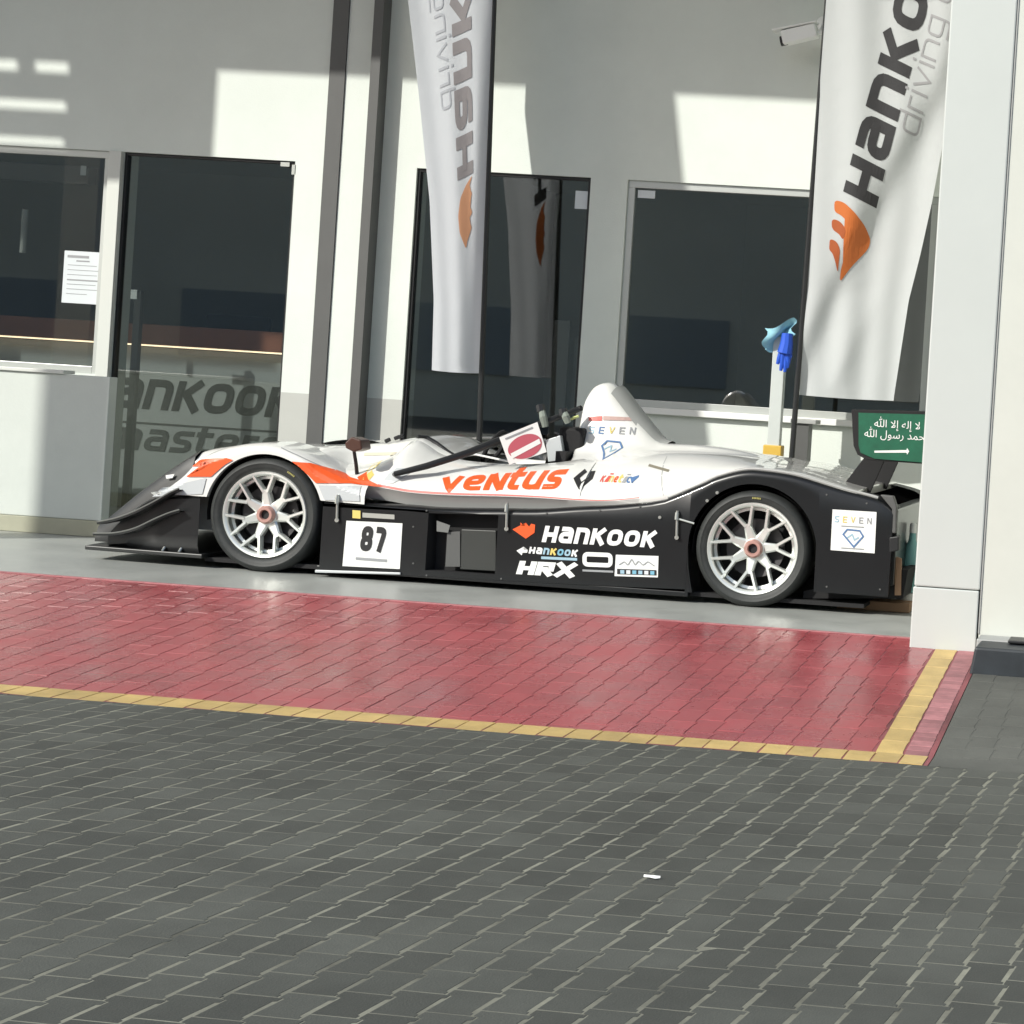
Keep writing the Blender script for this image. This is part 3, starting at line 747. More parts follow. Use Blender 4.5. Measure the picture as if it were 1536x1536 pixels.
YP = 2.1
a = at(1166, 560, YP); b = at(1163, 690, YP)
wp = thing('barrier_post', (a.x, YP, 0), 'white post with yellow collar holding blue gloves behind the car', 'post')
obj('post', MB().box(a.x - .04, a.x + .042, YP, YP + .08, .25, at(1167, 505, YP).z), M['clad'], wp, bevel=.004)
z1 = at(1162, 668, YP).z; z0 = at(1162, 694, YP).z
obj('collar', MB().box(a.x - .062, a.x + .06, YP - .012, YP + .10, z0 - .05, z1), M['ypl'], wp, bevel=.006)
obj('foot', MB().box(a.x - .055, a.x + .053, YP - .008, YP + .097, .001, z0 - .052), M['dgrey'], wp, bevel=.004)
cp = thing('cleaning_cloth', at(1165, 515, YP - .04), 'pale blue cloth draped over the white post top', 'cloth')
secs = []
for i in range(9):
    t = i / 8; px = 1147 + t * 44
    secs.append([at(px + 5 * math.sin(j * 1.1), 492 - 12 * t + 4 * math.sin(t * 5) + j * (26 - 5 * abs(t - .5) + 3 * math.sin(t * 9)) / 6 + (8 if t < .6 else 0) * j / 6, YP - .03 - .05 * math.sin(j / 6 * 3.1 + t * 4)) for j in range(7)])
obj('drape', MB().loft(secs), M['lbl'], cp, smooth=True, angle=80)
obj('hem', MB().tube([s_[-1] for s_ in secs], .006, 6), M['lbl'], cp, smooth=True)
gv = thing('rubber_glove', at(1176, 560, YP - .08), 'bright blue rubber glove hanging from the white post', 'glove')
gp = MB()
pts = [(1181, 500), (1180, 515), (1177, 530)]
gp.tube([at(*q, YP - .07) for q in pts], [.035, .042, .05], 10)
obj('cuff', gp, M['dbl'], gv, smooth=True)
for k, (dx, L_) in enumerate(((-8, 20), (-3, 30), (3, 32), (7, 26), (10, 14))):
    obj('finger', MB().tube([at(1177 + dx * .6, 526, YP - .07 - .01 * (k % 2)), at(1176 + dx * .9, 526 + L_ * .6, YP - .075), at(1174 + dx, 526 + L_, YP - .07)], [.018, .017, .010], 8), M['dbl'], gv, smooth=True)
# grey pedestal below the right banner
a, b = at(1188, 628, 2.2), at(1216, 700, 2.2)
pd = thing('grey_pedestal', (a.x, 2.3, 0), 'dark grey pedestal with flat cap behind the right banner pole', 'pedestal')
box('column', M['dgrey'], pd, a.x + .02, b.x - .03, 2.2, 2.35, .001, a.z - .03); box('cap', M['mgrey'], pd, a.x - .005, b.x + .02, 2.18, 2.37, a.z - .028, a.z, bevel=.004)
YT = .55
a = at(1361, 770, YT); zb_ = 0.001
bt = thing('spray_bottle', (a.x + .02, YT, 0), 'pale teal bottle with white base standing behind the car tail', 'bottle')
zt_ = at(1361, 768, YT).z
cxb = at(1366, 850, YT).x
obj('bottle_body', MB().lathe([(0, .10), (.065, .10), (.068, .16), (.062, .26), (.045, .34), (.022, .40), (.018, .44), (0, .44)], (cxb, YT, 0), 'Z', 24), M['teal'], bt, smooth=True)
obj('white_base', MB().lathe([(0, .001), (.07, .001), (.075, .02), (.07, .095), (0, .098)], (cxb, YT, 0), 'Z', 24), M['plastic'], bt, smooth=True)
obj('cap', MB().lathe([(0, .441), (.02, .441), (.02, .49), (.012, .5), (0, .5)], (cxb, YT, 0), 'Z', 16), M['plastic'], bt, smooth=True)

# ================================================================== RACE CAR
car = thing('race_car', (1.3, .875, 0), 'white and black open prototype race car number 87 with orange stripes', 'race car')
CW = 1.75                                  # width, near side plane is y = 0
def mir(mb, on):
    if not on: return mb
    m = MB(); m.v = [(x, CW - y, z) for x, y, z in mb.v]; m.f = [tuple(reversed(f)) for f in mb.f]; return m
def curve(pp, Y=0.0):
    q = sorted(xz(a, b, Y) for a, b in pp); return np.array([p[0] for p in q]), np.array([p[1] for p in q])
def smooth_interp(c, x):
    xs_, zs_ = c
    if x <= xs_[0]: return float(zs_[0])
    if x >= xs_[-1]: return float(zs_[-1])
    i = int(np.searchsorted(xs_, x)) - 1; i = max(0, min(i, len(xs_) - 2))
    h = xs_[i + 1] - xs_[i]; t = (x - xs_[i]) / h
    def slope(k):
        if k <= 0: return (zs_[1] - zs_[0]) / (xs_[1] - xs_[0])
        if k >= len(xs_) - 1: return (zs_[-1] - zs_[-2]) / (xs_[-1] - xs_[-2])
        return (zs_[k + 1] - zs_[k - 1]) / (xs_[k + 1] - xs_[k - 1])
    m0, m1 = slope(i) * h, slope(i + 1) * h
    return float((2 * t ** 3 - 3 * t * t + 1) * zs_[i] + (t ** 3 - 2 * t * t + t) * m0 + (-2 * t ** 3 + 3 * t * t) * zs_[i + 1] + (t ** 3 - t * t) * m1)
NEAR = MB()                                # collects near side shells for the decals
def both(name, mb, material, smooth=True, near=True, angle=40, label=None):
    if near: NEAR.add(mb.v, mb.f)
    o1 = obj(name, mb, material, car, smooth, angle=angle)
    o2 = obj(name, mir(mb, True), material, car, smooth, angle=angle)
    return o1, o2
XF, XB = xz(394, 776)[0], xz(1128, 820)[0]
ZH = .325; RT = .327
def arch_z(x, xc, r):
    d_ = abs(x - xc); return ZH + math.sqrt(r * r - d_ * d_) if d_ < r else None
def crown(ztop, depth, yin, rad):
    return [(0, ztop - rad), (.012, ztop - rad * .62), (.04, ztop - rad * .28), (.09, ztop - rad * .07), (.16, ztop), (yin, ztop + .004)]
def shell(cols, rad, yin, nz=5, lip=.03):
    """cols: (x, zbot, ztop): side wall from a turned-in lip at the bottom over a crown to y = yin"""
    secs = []
    for x, zb, zt in cols:
        r_ = min(rad, max(.004, (zt - zb) * .6)); top = zt - r_
        sec = [(x, lip, zb)] + [(x, 0, zb + (top - zb) * k / nz) for k in range(nz)] + [(x, y, z) for y, z in crown(zt, 0, yin, r_)]
        secs.append(sec)
    return MB().loft(secs)

# ---- front fender, white
c_top = curve([(226, 747), (253, 726), (275, 705), (291, 688), (316, 675), (338, 668.7), (368, 664.6), (401, 664.3), (428, 669.8), (453, 680), (483, 698), (510, 711.6), (532, 720), (548, 724)])
RA = .346
xs0, xs1 = xz(226, 747)[0], xz(548, 730)[0]
xx = set(np.linspace(xs0, XF - RA, 14)) | {XF + RA * math.cos(t) for t in np.linspace(math.pi, 0, 41)} | set(np.linspace(XF + RA, xs1, 10))
cols = []
zl = xz(300, 744.5)[1]; zr2 = xz(483, 751)[1]
for x in sorted(xx):
    zt = smooth_interp(c_top, x); zb = zl if x < XF - RA * .9 else zr2 - (x - XF - RA) * .02 if x > XF + RA * .9 else 0
    az = arch_z(x, XF, RA)
    if az: zb = max(az, zl if x < XF else zr2)
    if x < xs0 + .004: zt = zb + .006
    cols.append((x, min(zb, zt - .005), zt))
both('front_fender', shell(cols, .075, .34), M['cwhite'])
# ---- front lower panel, black
c_low = curve([(150, 800), (163, 788), (190, 768), (226, 747.5), (250, 746), (305, 744.5)])
xs1b = XF - .352
cols = []
for x in np.linspace(xz(150, 800)[0], xs1b + .03, 26):
    zt = smooth_interp(c_low, x) - .002; cols.append((x, .075, max(zt, .09)))
x_lo = xs1b
secs = []
for x, zb, zt in cols:
    if x > x_lo:
        continue
    yo = .0 + .10 * max(0, (-.62 - x) / .35) ** 1.5
    secs.append([(x, yo + .03, zb)] + [(x, yo, zb + (zt - .01 - zb) * k / 6) for k in range(1, 7)] + [(x, yo + .012, zt), (x, yo + .34, zt)])
both('front_lower_panel', MB().loft(secs), M['cblack'])
# ---- centre nose in carbon and hood in white (behind the near fender)
c_nose = curve([(160, 779), (164, 777), (188, 757), (223, 729), (253, 707), (275, 692), (291, 682), (305, 675)], .32)
secs = []
for x in np.linspace(c_nose[0][0], c_nose[0][-1], 22):
    z = smooth_interp(c_nose, x); t = (x - c_nose[0][0]) / .9
    secs.append([(x, .20, .09), (x, .20, max(.1, z - .10)), (x, .23, z - .035), (x, .30, z - .004), (x, .45, z - .02), (x, .875, z - .075), (x, CW - .45, z - .02), (x, CW - .30, z - .004), (x, CW - .23, z - .035), (x, CW - .2, max(.1, z - .10)), (x, CW - .2, .09)])
nose = obj('nose', MB().loft(secs), M['carbon'], car, True)
obj('nose_sticker', MB().prism(pxpoly([(249, 713), (262, 711), (259, 717), (250, 718)], .19), .185, .19), M['wvinyl'], nose)
c_hood = curve([(300, 678), (330, 671), (370, 668), (410, 669), (440, 668), (490, 669), (520, 667), (545, 665), (570, 663), (600, 657), (622, 654.5), (632, 656), (645, 664), (668, 674), (690, 684)], .42)
xh0, xh1 = c_nose[0][-1], c_hood[0][-1]
c_red = curve([(470, 724), (480, 724), (524, 725.5), (570, 732), (611, 739), (671, 743), (753, 745), (810, 747.5), (880, 752), (927, 751), (974, 745), (1005, 739)], .03)
# ---- tub side with the large lettering: concave flank leaning in
c_edge = curve([(470, 690), (500, 694), (540, 694), (575, 688), (600, 676), (622, 660), (640, 667), (660, 680), (690, 689), (730, 694), (770, 696), (820, 695), (850, 692), (872, 688)], .40)
x_t0, x_t1 = xz(478, 724, .03)[0], xz(866, 750, .03)[0]
secs = []
for x in np.linspace(x_t0, x_t1, 60):
    zl_, zt = smooth_interp(c_red, x), smooth_interp(c_edge, x)
    f = min(1, max(0, (x - x_t0) / .35)); yb0 = .012 + .05 * f
    H_ = zt - zl_
    sec = [(x, yb0 + .07, zl_ - .075), (x, yb0 + .045, zl_ - .045), (x, yb0 + .015, zl_ - .012), (x, yb0, zl_)]
    for k in range(1, 8):
        t = k / 7; sec.append((x, yb0 + (.40 - yb0) * (t ** 1.6), zl_ + H_ * (.06 * math.sin(t * 3.14) + t)))
    sec += [(x, .43, zt - .004), (x, .45, zt - .03), (x, .45, zt - .22)]
    secs.append(sec)
_hood = []
for x in np.linspace(xh0 + .002, xh1, 50):
    z = smooth_interp(c_hood, x); f = min(1, max(0, (x - x_t0 + .12) / .2)); f = f * f * (3 - 2 * f)
    ze = smooth_interp(c_edge, x) - .006
    A = [(.22, .20), (.22, z - .07), (.30, z - .02), (.42, z - .002), (.6, z - .004), (.875, z - .02)]
    B = [(.41, .20), (.395, min(ze, z) - .01), (.405, min(ze, z)), (.46, min(ze, z) + .62 * max(0, z - ze)), (.56, max(z, min(ze, z)) - .006), (.875, z + .006)]
    H = [(p[0] * (1 - f) + q[0] * f, p[1] * (1 - f) + q[1] * f) for p, q in zip(A, B)]
    _hood.append([(x, y, zz_) for y, zz_ in H] + [(x, CW - y, zz_) for y, zz_ in reversed(H[:-1])])
hm = MB().loft(_hood); NEAR.add(hm.v, hm.f)
obj('hood', hm, M['cwhite'], car, True, angle=60)
tubo, _ = both('tub_side', MB().loft(secs), M['cwhite'])
# ---- engine cover with the roll hoop fin
_t = [xz(*q, .70) for q in ((862, 690), (868, 640), (872, 606), (878, 588), (890, 576), (903, 573))] + [xz(*q, .93) for q in ((930, 579), (945, 597), (960, 617), (980, 642), (996, 660), (1010, 664.5))] + [xz(*q, .75) for q in ((1037, 667), (1095, 674), (1140, 684), (1178, 698), (1209, 712), (1266, 732), (1312, 743))]
_t.sort(); c_top2 = (np.array([p[0] for p in _t]), np.array([p[1] for p in _t]))
c_low2 = curve([(862, 751), (880, 752), (927, 751), (974, 745), (1005, 740), (1037, 730), (1056, 721), (1074, 713), (1117, 702.5), (1152, 704), (1195, 711), (1238, 724), (1266, 733), (1316, 746)], .03)
c_deck = curve([(862, 690), (900, 688), (950, 684), (1000, 682), (1030, 682), (1060, 683), (1100, 685), (1140, 690), (1178, 700), (1209, 713), (1266, 733), (1314, 744)], .45)
x_e0, x_e1 = c_top2[0][0], c_top2[0][-1]
xsn = sorted(set(np.linspace(x_e0, x_e0 + .16, 14)) | set(np.linspace(x_e0 + .16, x_e1, 60)))
secs = []
for x in xsn:
    q_ = min(1, max(0, (x - x_e0 - .25) / 1.1)); kk = .29 * (1 - q_ * q_ * (3 - 2 * q_))
    lo = smooth_interp(c_low2, x + .59 * kk); dk_ = smooth_interp(c_deck, x + .17 * kk); tp = smooth_interp(c_top2, x)
    dk_ = min(max(dk_, lo + .015), max(tp, lo + .016)); tp = max(tp, dk_ + .002)
    fin = tp - dk_
    half = [(.03, lo - .03), (.022, lo), (.05, lo + (dk_ - lo) * .22), (.12, lo + (dk_ - lo) * .5), (.24, lo + (dk_ - lo) * .78), (.38, dk_ - .006), (.52, dk_ + fin * .05 + .004), (.62, dk_ + fin * .18), (.675, dk_ + fin * .42), (.705, dk_ + fin * .70), (.735, dk_ + fin * .89), (.785, dk_ + fin * .98), (.875, tp)]
    e_ = 1 - min(1, max(0, (x - x_e0) / .55)); e_ = e_ * e_ * (3 - 2 * e_)
    yt_ = (.125, .062, .092, .173, .289, .395)
    half = [((y * (1 - e_) + yt_[i] * e_) if i < 6 else y, z - (.04 * e_ if i == 0 else 0)) for i, (y, z) in enumerate(half)]
    half = [(x + max(0, .62 - y) * kk, y, z) for y, z in half]
    secs.append(half + [(x_, CW - y, z) for x_, y, z in reversed(half[:-1])])
em = MB().loft(secs)
n0 = len(secs[0])
em.f.append(tuple(range(n0))); em.f.append(tuple(range(len(em.v) - n0, len(em.v))))
NEAR.add(em.v, em.f)
eng = obj('engine_cover', em, M['cwhite'], car, True, angle=50)
# grey seam strip down the back of the fin and cover joint
sp_ = [(x, .70, smooth_interp(c_top2, x) - .01) for x in np.linspace(xz(932, 580, .93)[0], xz(1008, 664, .93)[0], 14)]
s1 = []
for i, (x, y, z) in enumerate(sp_):
    s1.append([(x - .004, .72, z - .03), (x + .006, .745, z - .006), (x + .014, .79, z + .014), (x + .016, .875, z + .022), (x + .014, .96, z + .014), (x + .006, 1.005, z - .006)])
obj('fin_seam', MB().loft(s1), M['mgrey'], eng, True)
# ---- side pod and rear flank, black
c_belt = curve([(476, 751), (540, 755), (611, 758.5), (650, 762), (753, 763.5), (808, 764), (871, 760), (918, 758), (974, 752.5), (997, 748.5), (1037, 732), (1056, 724), (1074, 715.5), (1117, 705), (1152, 706.5), (1195, 713.5), (1238, 726.5), (1266, 735), (1309, 746), (1330, 754), (1338, 764)])
c_sill = curve([(470, 859), (600, 864), (900, 880), (1036, 886)])
WX0, WX1 = xz(641, 800)[0], xz(746, 800)[0]; WZ0, WZ1 = xz(690, 859)[1], xz(690, 769)[1]
RB = .362
xp0, xp1 = xz(482, 800)[0], XB - RB
def belt_sec(x, zb, zt, extra, yin=.34, r_=.03):
    ze = [zb] + sorted(extra)
    sec = [(x, .03, zb - .0)] + [(x, 0, zb + .006)] + [(x, 0, z) for z in sorted(extra)] + [(x, 0, zt - r_), (x, .006, zt - r_ * .5), (x, .02, zt - r_ * .15), (x, .05, zt), (x, yin, zt)]
    return sec
xx = sorted(set(np.linspace(xp0, WX0, 10)) | set(np.linspace(WX0, WX1, 6)) | set(np.linspace(WX1, xp1, 16)))
secs = []; skip = set()
for i, x in enumerate(xx):
    secs.append(belt_sec(x, smooth_interp(c_sill, x), smooth_interp(c_belt, x), [WZ0, WZ1]))
    if WX0 - 1e-6 <= x < WX1 - 1e-6: skip.add((i, 2))
pod, pod_far = both('side_pod', MB().loft(secs, skip), M['cblack'])
# recess behind the opening
rc = MB(); yd = .10
rc.add([(WX0, 0, WZ0), (WX1, 0, WZ0), (WX1, 0, WZ1), (WX0, 0, WZ1), (WX0 + .02, yd, WZ0), (WX1 - .01, yd, WZ0), (WX1 - .01, yd, WZ1), (WX0 + .02, yd, WZ1)], [(0, 1, 5, 4), (1, 2, 6, 5), (2, 3, 7, 6), (3, 0, 4, 7), (4, 5, 6, 7)])
obj('duct_recess', rc, M['mattblack'], pod)
q = pxpoly([(692, 794), (744, 796), (744, 857), (690, 854)], .05)
obj('duct_panel', MB().prism(q, .05, .09), mat('smoked_panel', (.05, .053, .05), .25), pod, bevel=.004)
obj('duct_vane', MB().prism(pxpoly([(671, 798), (690, 797), (690, 850), (668, 850)], .045), .045, .05), M['dgrey'], pod)
obj('duct_vane', MB().prism(pxpoly([(655, 781), (675, 788), (672, 799), (655, 797)], .03), .03, .036), mat('dull_grey', (.16, .165, .16), .5), pod)
# rear flank
xs_e = xz(1338, 800)[0]
xx = {XB + RB * math.cos(t) for t in np.linspace(math.pi, 0, 45)} | set(np.linspace(XB + RB, xs_e, 14))
secs = []
zbr = xz(1280, 892)[1]
for x in sorted(xx):
    zt = smooth_interp(c_belt, x); az = arch_z(x, XB, RB)
    if az is None or x > XB + RB - .001: zb = zbr if x >= XB + RB - .001 else ZH
    else: zb = az if x < XB or az > zbr else zbr
    if x <= XB - RB + .001: zb = ZH
    zb = min(zb, zt - .02)
    r_ = min(.03, (zt - zb) * .5)
    sec = [(x, .035, zb)] + [(x, 0, zb + (zt - r_ - zb) * k / 4) for k in range(4)] + [(x, 0, zt - r_), (x, .006, zt - r_ * .5), (x, .02, zt - r_ * .15), (x, .05, zt), (x, .30, zt)]
    secs.append(sec)
mbx = MB().loft(secs)
m_ = len(secs[0]); last = len(mbx.v) - m_
mbx.f.append(tuple(range(last, last + m_)))
both('rear_flank', mbx, M['cblack'], angle=40)
# pod end cap towards the rear wheel
obj('pod_end', MB().add([(xp1, 0, ZH), (xp1, .3, ZH), (xp1 + .03, .3, .06), (xp1 + .03, .0, .06), (xp1, .0, .2)], [(0, 1, 2, 3, 4)]), M['mattblack'], car)
cols_ = [(xp1, smooth_interp(c_sill, xp1)), (xp1 + .035, .065), (xp1 + .02, .14), (xp1 + .004, ZH - .0)]
NEAR.add([], [])
obj('pod_tail', MB().prism([(xp1 - .002, .06), (xp1 + .04, .06), (xp1 + .026, .12), (xp1 + .01, .2), (xp1 - .002, ZH + .02)], .002, .25), M['cblack'], car)
# black beading along the belt over the rear wheel
s1 = []
for x in np.linspace(xz(1000, 745)[0], xz(1316, 748)[0], 40):
    s1.append((x, .03, smooth_interp(c_belt, x) + .004))
obj('belt_bead', MB().tube(s1, .009, 8), M['mgrey'], car, True)
# ---- floor, splitter, dive planes, skirt
x_s0, x_s1 = xz(124, 826)[0], xz(305, 840)[0]
obj('splitter', MB().add([(x_s0 - .03, .25, .056), (x_s0, .02, .056), (x_s1, -.02, .056), (x_s1, CW + .02, .056), (x_s0, CW - .02, .056), (x_s0 - .03, CW - .25, .056),
    (x_s0 - .03, .25, .080), (x_s0, .02, .080), (x_s1, -.02, .080), (x_s1, CW + .02, .080), (x_s0, CW - .02, .080), (x_s0 - .03, CW - .25, .080)],
    [(5, 4, 3, 2, 1, 0), (6, 7, 8, 9, 10, 11)] + [(i, (i + 1) % 6, (i + 1) % 6 + 6, i + 6) for i in range(6)]), M['carbon'], car, bevel=.005)
# splitter reaches the photographed tip on the near side
obj('floor_pan', MB().box(x_s1 - .02, 3.45, .06, CW - .06, .035, .058), M['mattblack'], car)
obj('side_skirt', MB().box(XF + .33, XB - .345, .004, .06, .034, .062), M['cblack'], car, bevel=.004)
q0, q1 = xz(474, 856), xz(602, 858)
obj('skirt_plate', MB().prism([(q0[0], q0[1] - .010), (q1[0], q1[1] - .014), (q1[0], q1[1] - .002), (q0[0], q0[1] + .006)], -.015, -.004), M['silverp'], car, bevel=.003)
for pp in ([(146, 786), (182, 780), (215, 768), (242, 754), (262, 741), (275, 735)], [(139, 803), (182, 802), (215, 794), (242, 780), (262, 771), (276, 767)]):
    P = [xz(*q) for q in pp]; P = fillet(P, .08, seg=3); s1 = []
    for i, (x, z) in enumerate(P):
        t = i / (len(P) - 1); yo = .10 * max(0, (-.62 - x) / .35) ** 1.5
        wd_ = .105 * (1 - .5 * t)
        s1.append([(x, yo + .01, z - .004), (x, yo - wd_, z - .002), (x, yo - wd_ - .003, z + .012), (x, yo - wd_ + .004, z + .012), (x, yo - wd_ + .006, z + .004), (x, yo + .01, z + .002)])
    dp1, _ = both('dive_plane', MB().loft(s1), M['carbon'], near=False)
    obj('plane_lip', MB().tube([q[2] for q in s1], .0045, 6), M['lipg'], dp1, True)
for px in (243, 268):
    a = xz(px, 830); obj('splitter_stay', MB().tube([(a[0], .0, .08), (a[0] + .01, .03, .12)], .008, 8), M['chrome'], car)
# ---- wheel wells
for xc_ in (XF, XB):
    for yy in ((.16, .36), (CW - .36, CW - .16)):
        mb = MB(); ring = []
        y_in = yy[1] if yy[0] < .5 else yy[0]; y_out = .02 if yy[0] < .5 else CW - .02
        for t in np.linspace(-.15, math.pi + .15, 24): ring.append((xc_ + .344 * math.cos(t), ZH + .344 * math.sin(t)))
        secs = [[(x, y_out + (.012 if y_out < 1 else -.012), z), (x, y_in, z)] for x, z in ring]
        mb.loft(secs); n_ = len(mb.v); mb.v += [(x, y_in, z) for x, z in ring]; mb.f.append(tuple(range(n_, n_ + len(ring))))
        obj('wheel_well', mb, M['mattblack'], car)
# ---- cockpit
obj('cockpit_tub', MB().box(xz(640, 700, .8)[0], xz(860, 700, .8)[0], .46, CW - .46, .10, .16), M['mattblack'], car)
xf, xr_ = xz(650, 690, .8)[0], xz(858, 690, .8)[0]
obj('bulkhead', MB().box(xr_ - .0, xr_ + .06, .46, CW - .46, .10, .78), M['mattblack'], car)
obj('dash', MB().prism([(xf - .1, .45), (xf + .12, .45), (xf + .10, .62), (xf + .0, .66), (xf - .1, .66)], .46, CW - .46), M['mattblack'], car, bevel=.01)
seat = obj('seat', MB().loft([[(xr_ - .62 + .0, y, .22), (xr_ - .35, y, .17), (xr_ - .20, y, .3), (xr_ - .10, y, .62), (xr_ - .06, y, .86)] for y in (.55, .6, .65, 1.1, 1.15, 1.2)]), M['mattblack'], car, True)
a, b = at(838, 640, .6), at(868, 692, .6)
obj('headrest', MB().box(a.x, b.x + .02, .6, 1.15, b.z, a.z), M['mattblack'], car, bevel=.02)
a, b = at(818, 655, .55), at(846, 692, .55)
obj('head_surround', MB().prism(pxpoly([(818, 660), (840, 653), (846, 690), (822, 693)], .55), .55, .60), M['silverp'], car, bevel=.004)
sw = MB(); cst = at(742, 672, .875)
sw.tube([(cst.x + .05 * math.cos(t), cst.y + .14 * math.sin(t), cst.z + .10 * math.cos(t)) for t in np.linspace(0, 2 * math.pi, 20)], .014, 8, cap=False)
obj('steering_wheel', sw, M['mattblack'], car, True)
# brace bars and roll structure
br = [at(592, 711, .055), at(640, 699, .11), at(700, 680, .24), at(745, 662, .36), at(800, 640, .48), at(868, 614, .62)]
obj('brace_bar', MB().tube([br[0] + Vector((-.02, .05, -.006))] + br, [.014, .016, .019, .021, .021, .019, .017], 10), M['black'], car, True)
br2 = [at(640, 668, 1.25), at(740, 668, 1.22), at(800, 640, 1.15), at(872, 612, 1.05)]
obj('brace_bar', MB().tube(br2, .018, 10), M['black'], car, True)
for (p0, p1) in (((812, 612), (818, 640)), ((846, 618), (852, 634))):
    pad = obj('harness_pad', MB().tube([at(*p0, .52), at((p0[0] + p1[0]) / 2, (p0[1] + p1[1]) / 2, .49), at(*p1, .5)], [.018, .024, .02], 8), M['padg'], car, True)
    obj('pad_clip', MB().tube([at(p0[0] - 2, p0[1] - 4, .52), at(p0[0], p0[1] + 6, .51)], .026, 8), M['black'], pad, True)
obj('yellow_tag', MB().tube([at(853, 630, .6), at(868, 624, .6)], .008, 6), mat('lime_tape', (.55, .62, .25), .6), car)
obj('lip_tape', MB().tube([at(700, 679, .44), at(725, 684, .43), at(762, 692, .42)], .006, 6), M['wvinyl'], car)
obj('cowl_lip', MB().tube([at(626, 655, .46), at(640, 656, .5), at(655, 665, .5), at(672, 678, .47), at(690, 689, .45)], .013, 8), M['black'], car, True)
for q in ((578, 659), (592, 655), (598, 653)):
    obj('hood_clip', MB().tube([at(q[0], q[1] + 3, .6), at(q[0] + 7, q[1], .6)], .012, 6), M['black'], car)
# card with red disc
bq = [at(749, 656, .27), at(806, 633, .36), at(820, 678, .36), at(764, 697, .27)]
nrm = (bq[1] - bq[0]).cross(bq[3] - bq[0]).normalized()
if nrm.y > 0: nrm = -nrm
cd = MB(); cd.add([p for p in bq] + [p - nrm * .006 for p in bq], [(0, 1, 2, 3), (7, 6, 5, 4), (0, 4, 5, 1), (1, 5, 6, 2), (2, 6, 7, 3), (3, 7, 4, 0)])
card = obj('warning_card', cd, M['wvinyl'], car)
def on_card(u, v, off): 
    p = bq[0] * (1 - u) * (1 - v) + bq[1] * u * (1 - v) + bq[2] * u * v + bq[3] * (1 - u) * v; return p + nrm * off
dm = MB().add([on_card(.52 + .44 * math.cos(t), .60 + .38 * math.sin(t), .002) for t in np.linspace(0, 2 * math.pi, 36, endpoint=False)], [tuple(range(36))])
obj('red_disc', dm, M['crimson'], card)
obj('white_bar', MB().add([on_card(u, v, .004) for u, v in ((.12, .66), (.92, .52), (.92, .68), (.12, .84))], [(0, 1, 2, 3)]), M['wvinyl'], card)
obj('card_text', MB().add([on_card(u, v, .003) for u, v in ((.12, .10), (.85, .08), (.85, .13), (.12, .15))], [(0, 1, 2, 3)]), M['gvinyl'], card)
# ---- mirrors
for sgn in (0, 1):
    f = (lambda p: p) if not sgn else (lambda p: Vector((p.x, CW - p.y, p.z)))
    ms = MB().tube([f(at(536, 716, .12)), f(at(534, 695, .10)), f(at(531, 676, .06))], [.012, .011, .010], 8)
    mo = obj('mirror_stalk', ms, M['black'], car, True)
    hd = MB().prism(pxpoly([(519, 664), (529, 655), (543, 660), (545, 674), (532, 678), (520, 672)], .0), -.02, .12)
    if sgn: hd = mir(hd, True)
    obj('mirror_head', hd, mat('mirror_shell', (.07, .03, .02), .35), mo, bevel=.008)
# ---- rear wing
YWG = .06
ep = [(1277, 614), (1400, 617), (1402, 697), (1300, 690), (1286, 682), (1280, 668)]
for yy in (YWG, CW - YWG - .016):
    e_ = obj('wing_end_plate', MB().prism(pxpoly(ep, YWG), yy, yy + .016), M['mattblack'], car, bevel=.004)
    if yy == YWG:
        fp = [(1288, 619), (1399, 622), (1400, 695), (1312, 688), (1291, 679), (1288, 668)]
        flg = obj('green_flag_panel', MB().prism(pxpoly(fp, YWG), YWG - .006, YWG - .001), M['green'], e_)
wgp = [xz(1288, 626, .2), xz(1300, 618, .2), xz(1350, 622, .2), xz(1398, 630, .2), xz(1399, 638, .2), xz(1340, 640, .2), xz(1300, 636, .2)]
obj('wing_blade', MB().prism(wgp, YWG + .018, CW - YWG - .018), M['carbon'], car)
obj('wing_flap', MB().prism([xz(1352, 640, .2), xz(1398, 648, .2), xz(1420, 640, .2), xz(1398, 656, .2), xz(1360, 650, .2)], YWG + .018, CW - YWG - .018), M['carbon'], car)
for yy in (.62, CW - .64):
    obj('wing_pylon', MB().prism(pxpoly([(1299, 684), (1329, 688), (1306, 740), (1263, 731)], .45), yy - .2 if yy < .9 else yy, (yy - .2 if yy < .9 else yy) + .018), M['mattblack'], car, bevel=.004)
# arabic lettering and sword of the flag, small
def blender_text(txt, name, par, p0, size, y, material, align='CENTER'):
    cu = bpy.data.curves.new(name, 'FONT'); cu.body = txt; cu.size = size; cu.align_x = align; cu.resolution_u = 3
    to = bpy.data.objects.new(name, cu); scene.collection.objects.link(to)
    dg = bpy.context.evaluated_depsgraph_get(); dg.update()
    me = bpy.data.meshes.new_from_object(to.evaluated_get(dg))
    vv = [(v.co.x + p0[0], y, v.co.y + p0[1]) for v in me.vertices]; ff = [tuple(p.vertices) for p in me.polygons]
    bpy.data.objects.remove(to); bpy.data.curves.remove(cu); bpy.data.meshes.remove(me)
    if not vv: return None, (vv, ff)
    mb = MB().add(vv, ff); return obj(name, mb, material, par), (vv, ff)
c0 = xz(1346, 642, YWG); c1 = xz(1346, 658, YWG)
blender_text('\uFDF2 \uFEFB\uFE87 \uFEEA\uFEDF\uFE87 \uFEFB', 'flag_script', flg, c0, .058, YWG - .008, M['wvinyl'])
_t2 = blender_text('\uFDF2 \uFEDD\uFEEE\uFEB3\uFEAD \uFEAA\uFEE4\uFEA4\uFEE3', 'flag_script', flg, c1, .058, YWG - .008, M['wvinyl'])
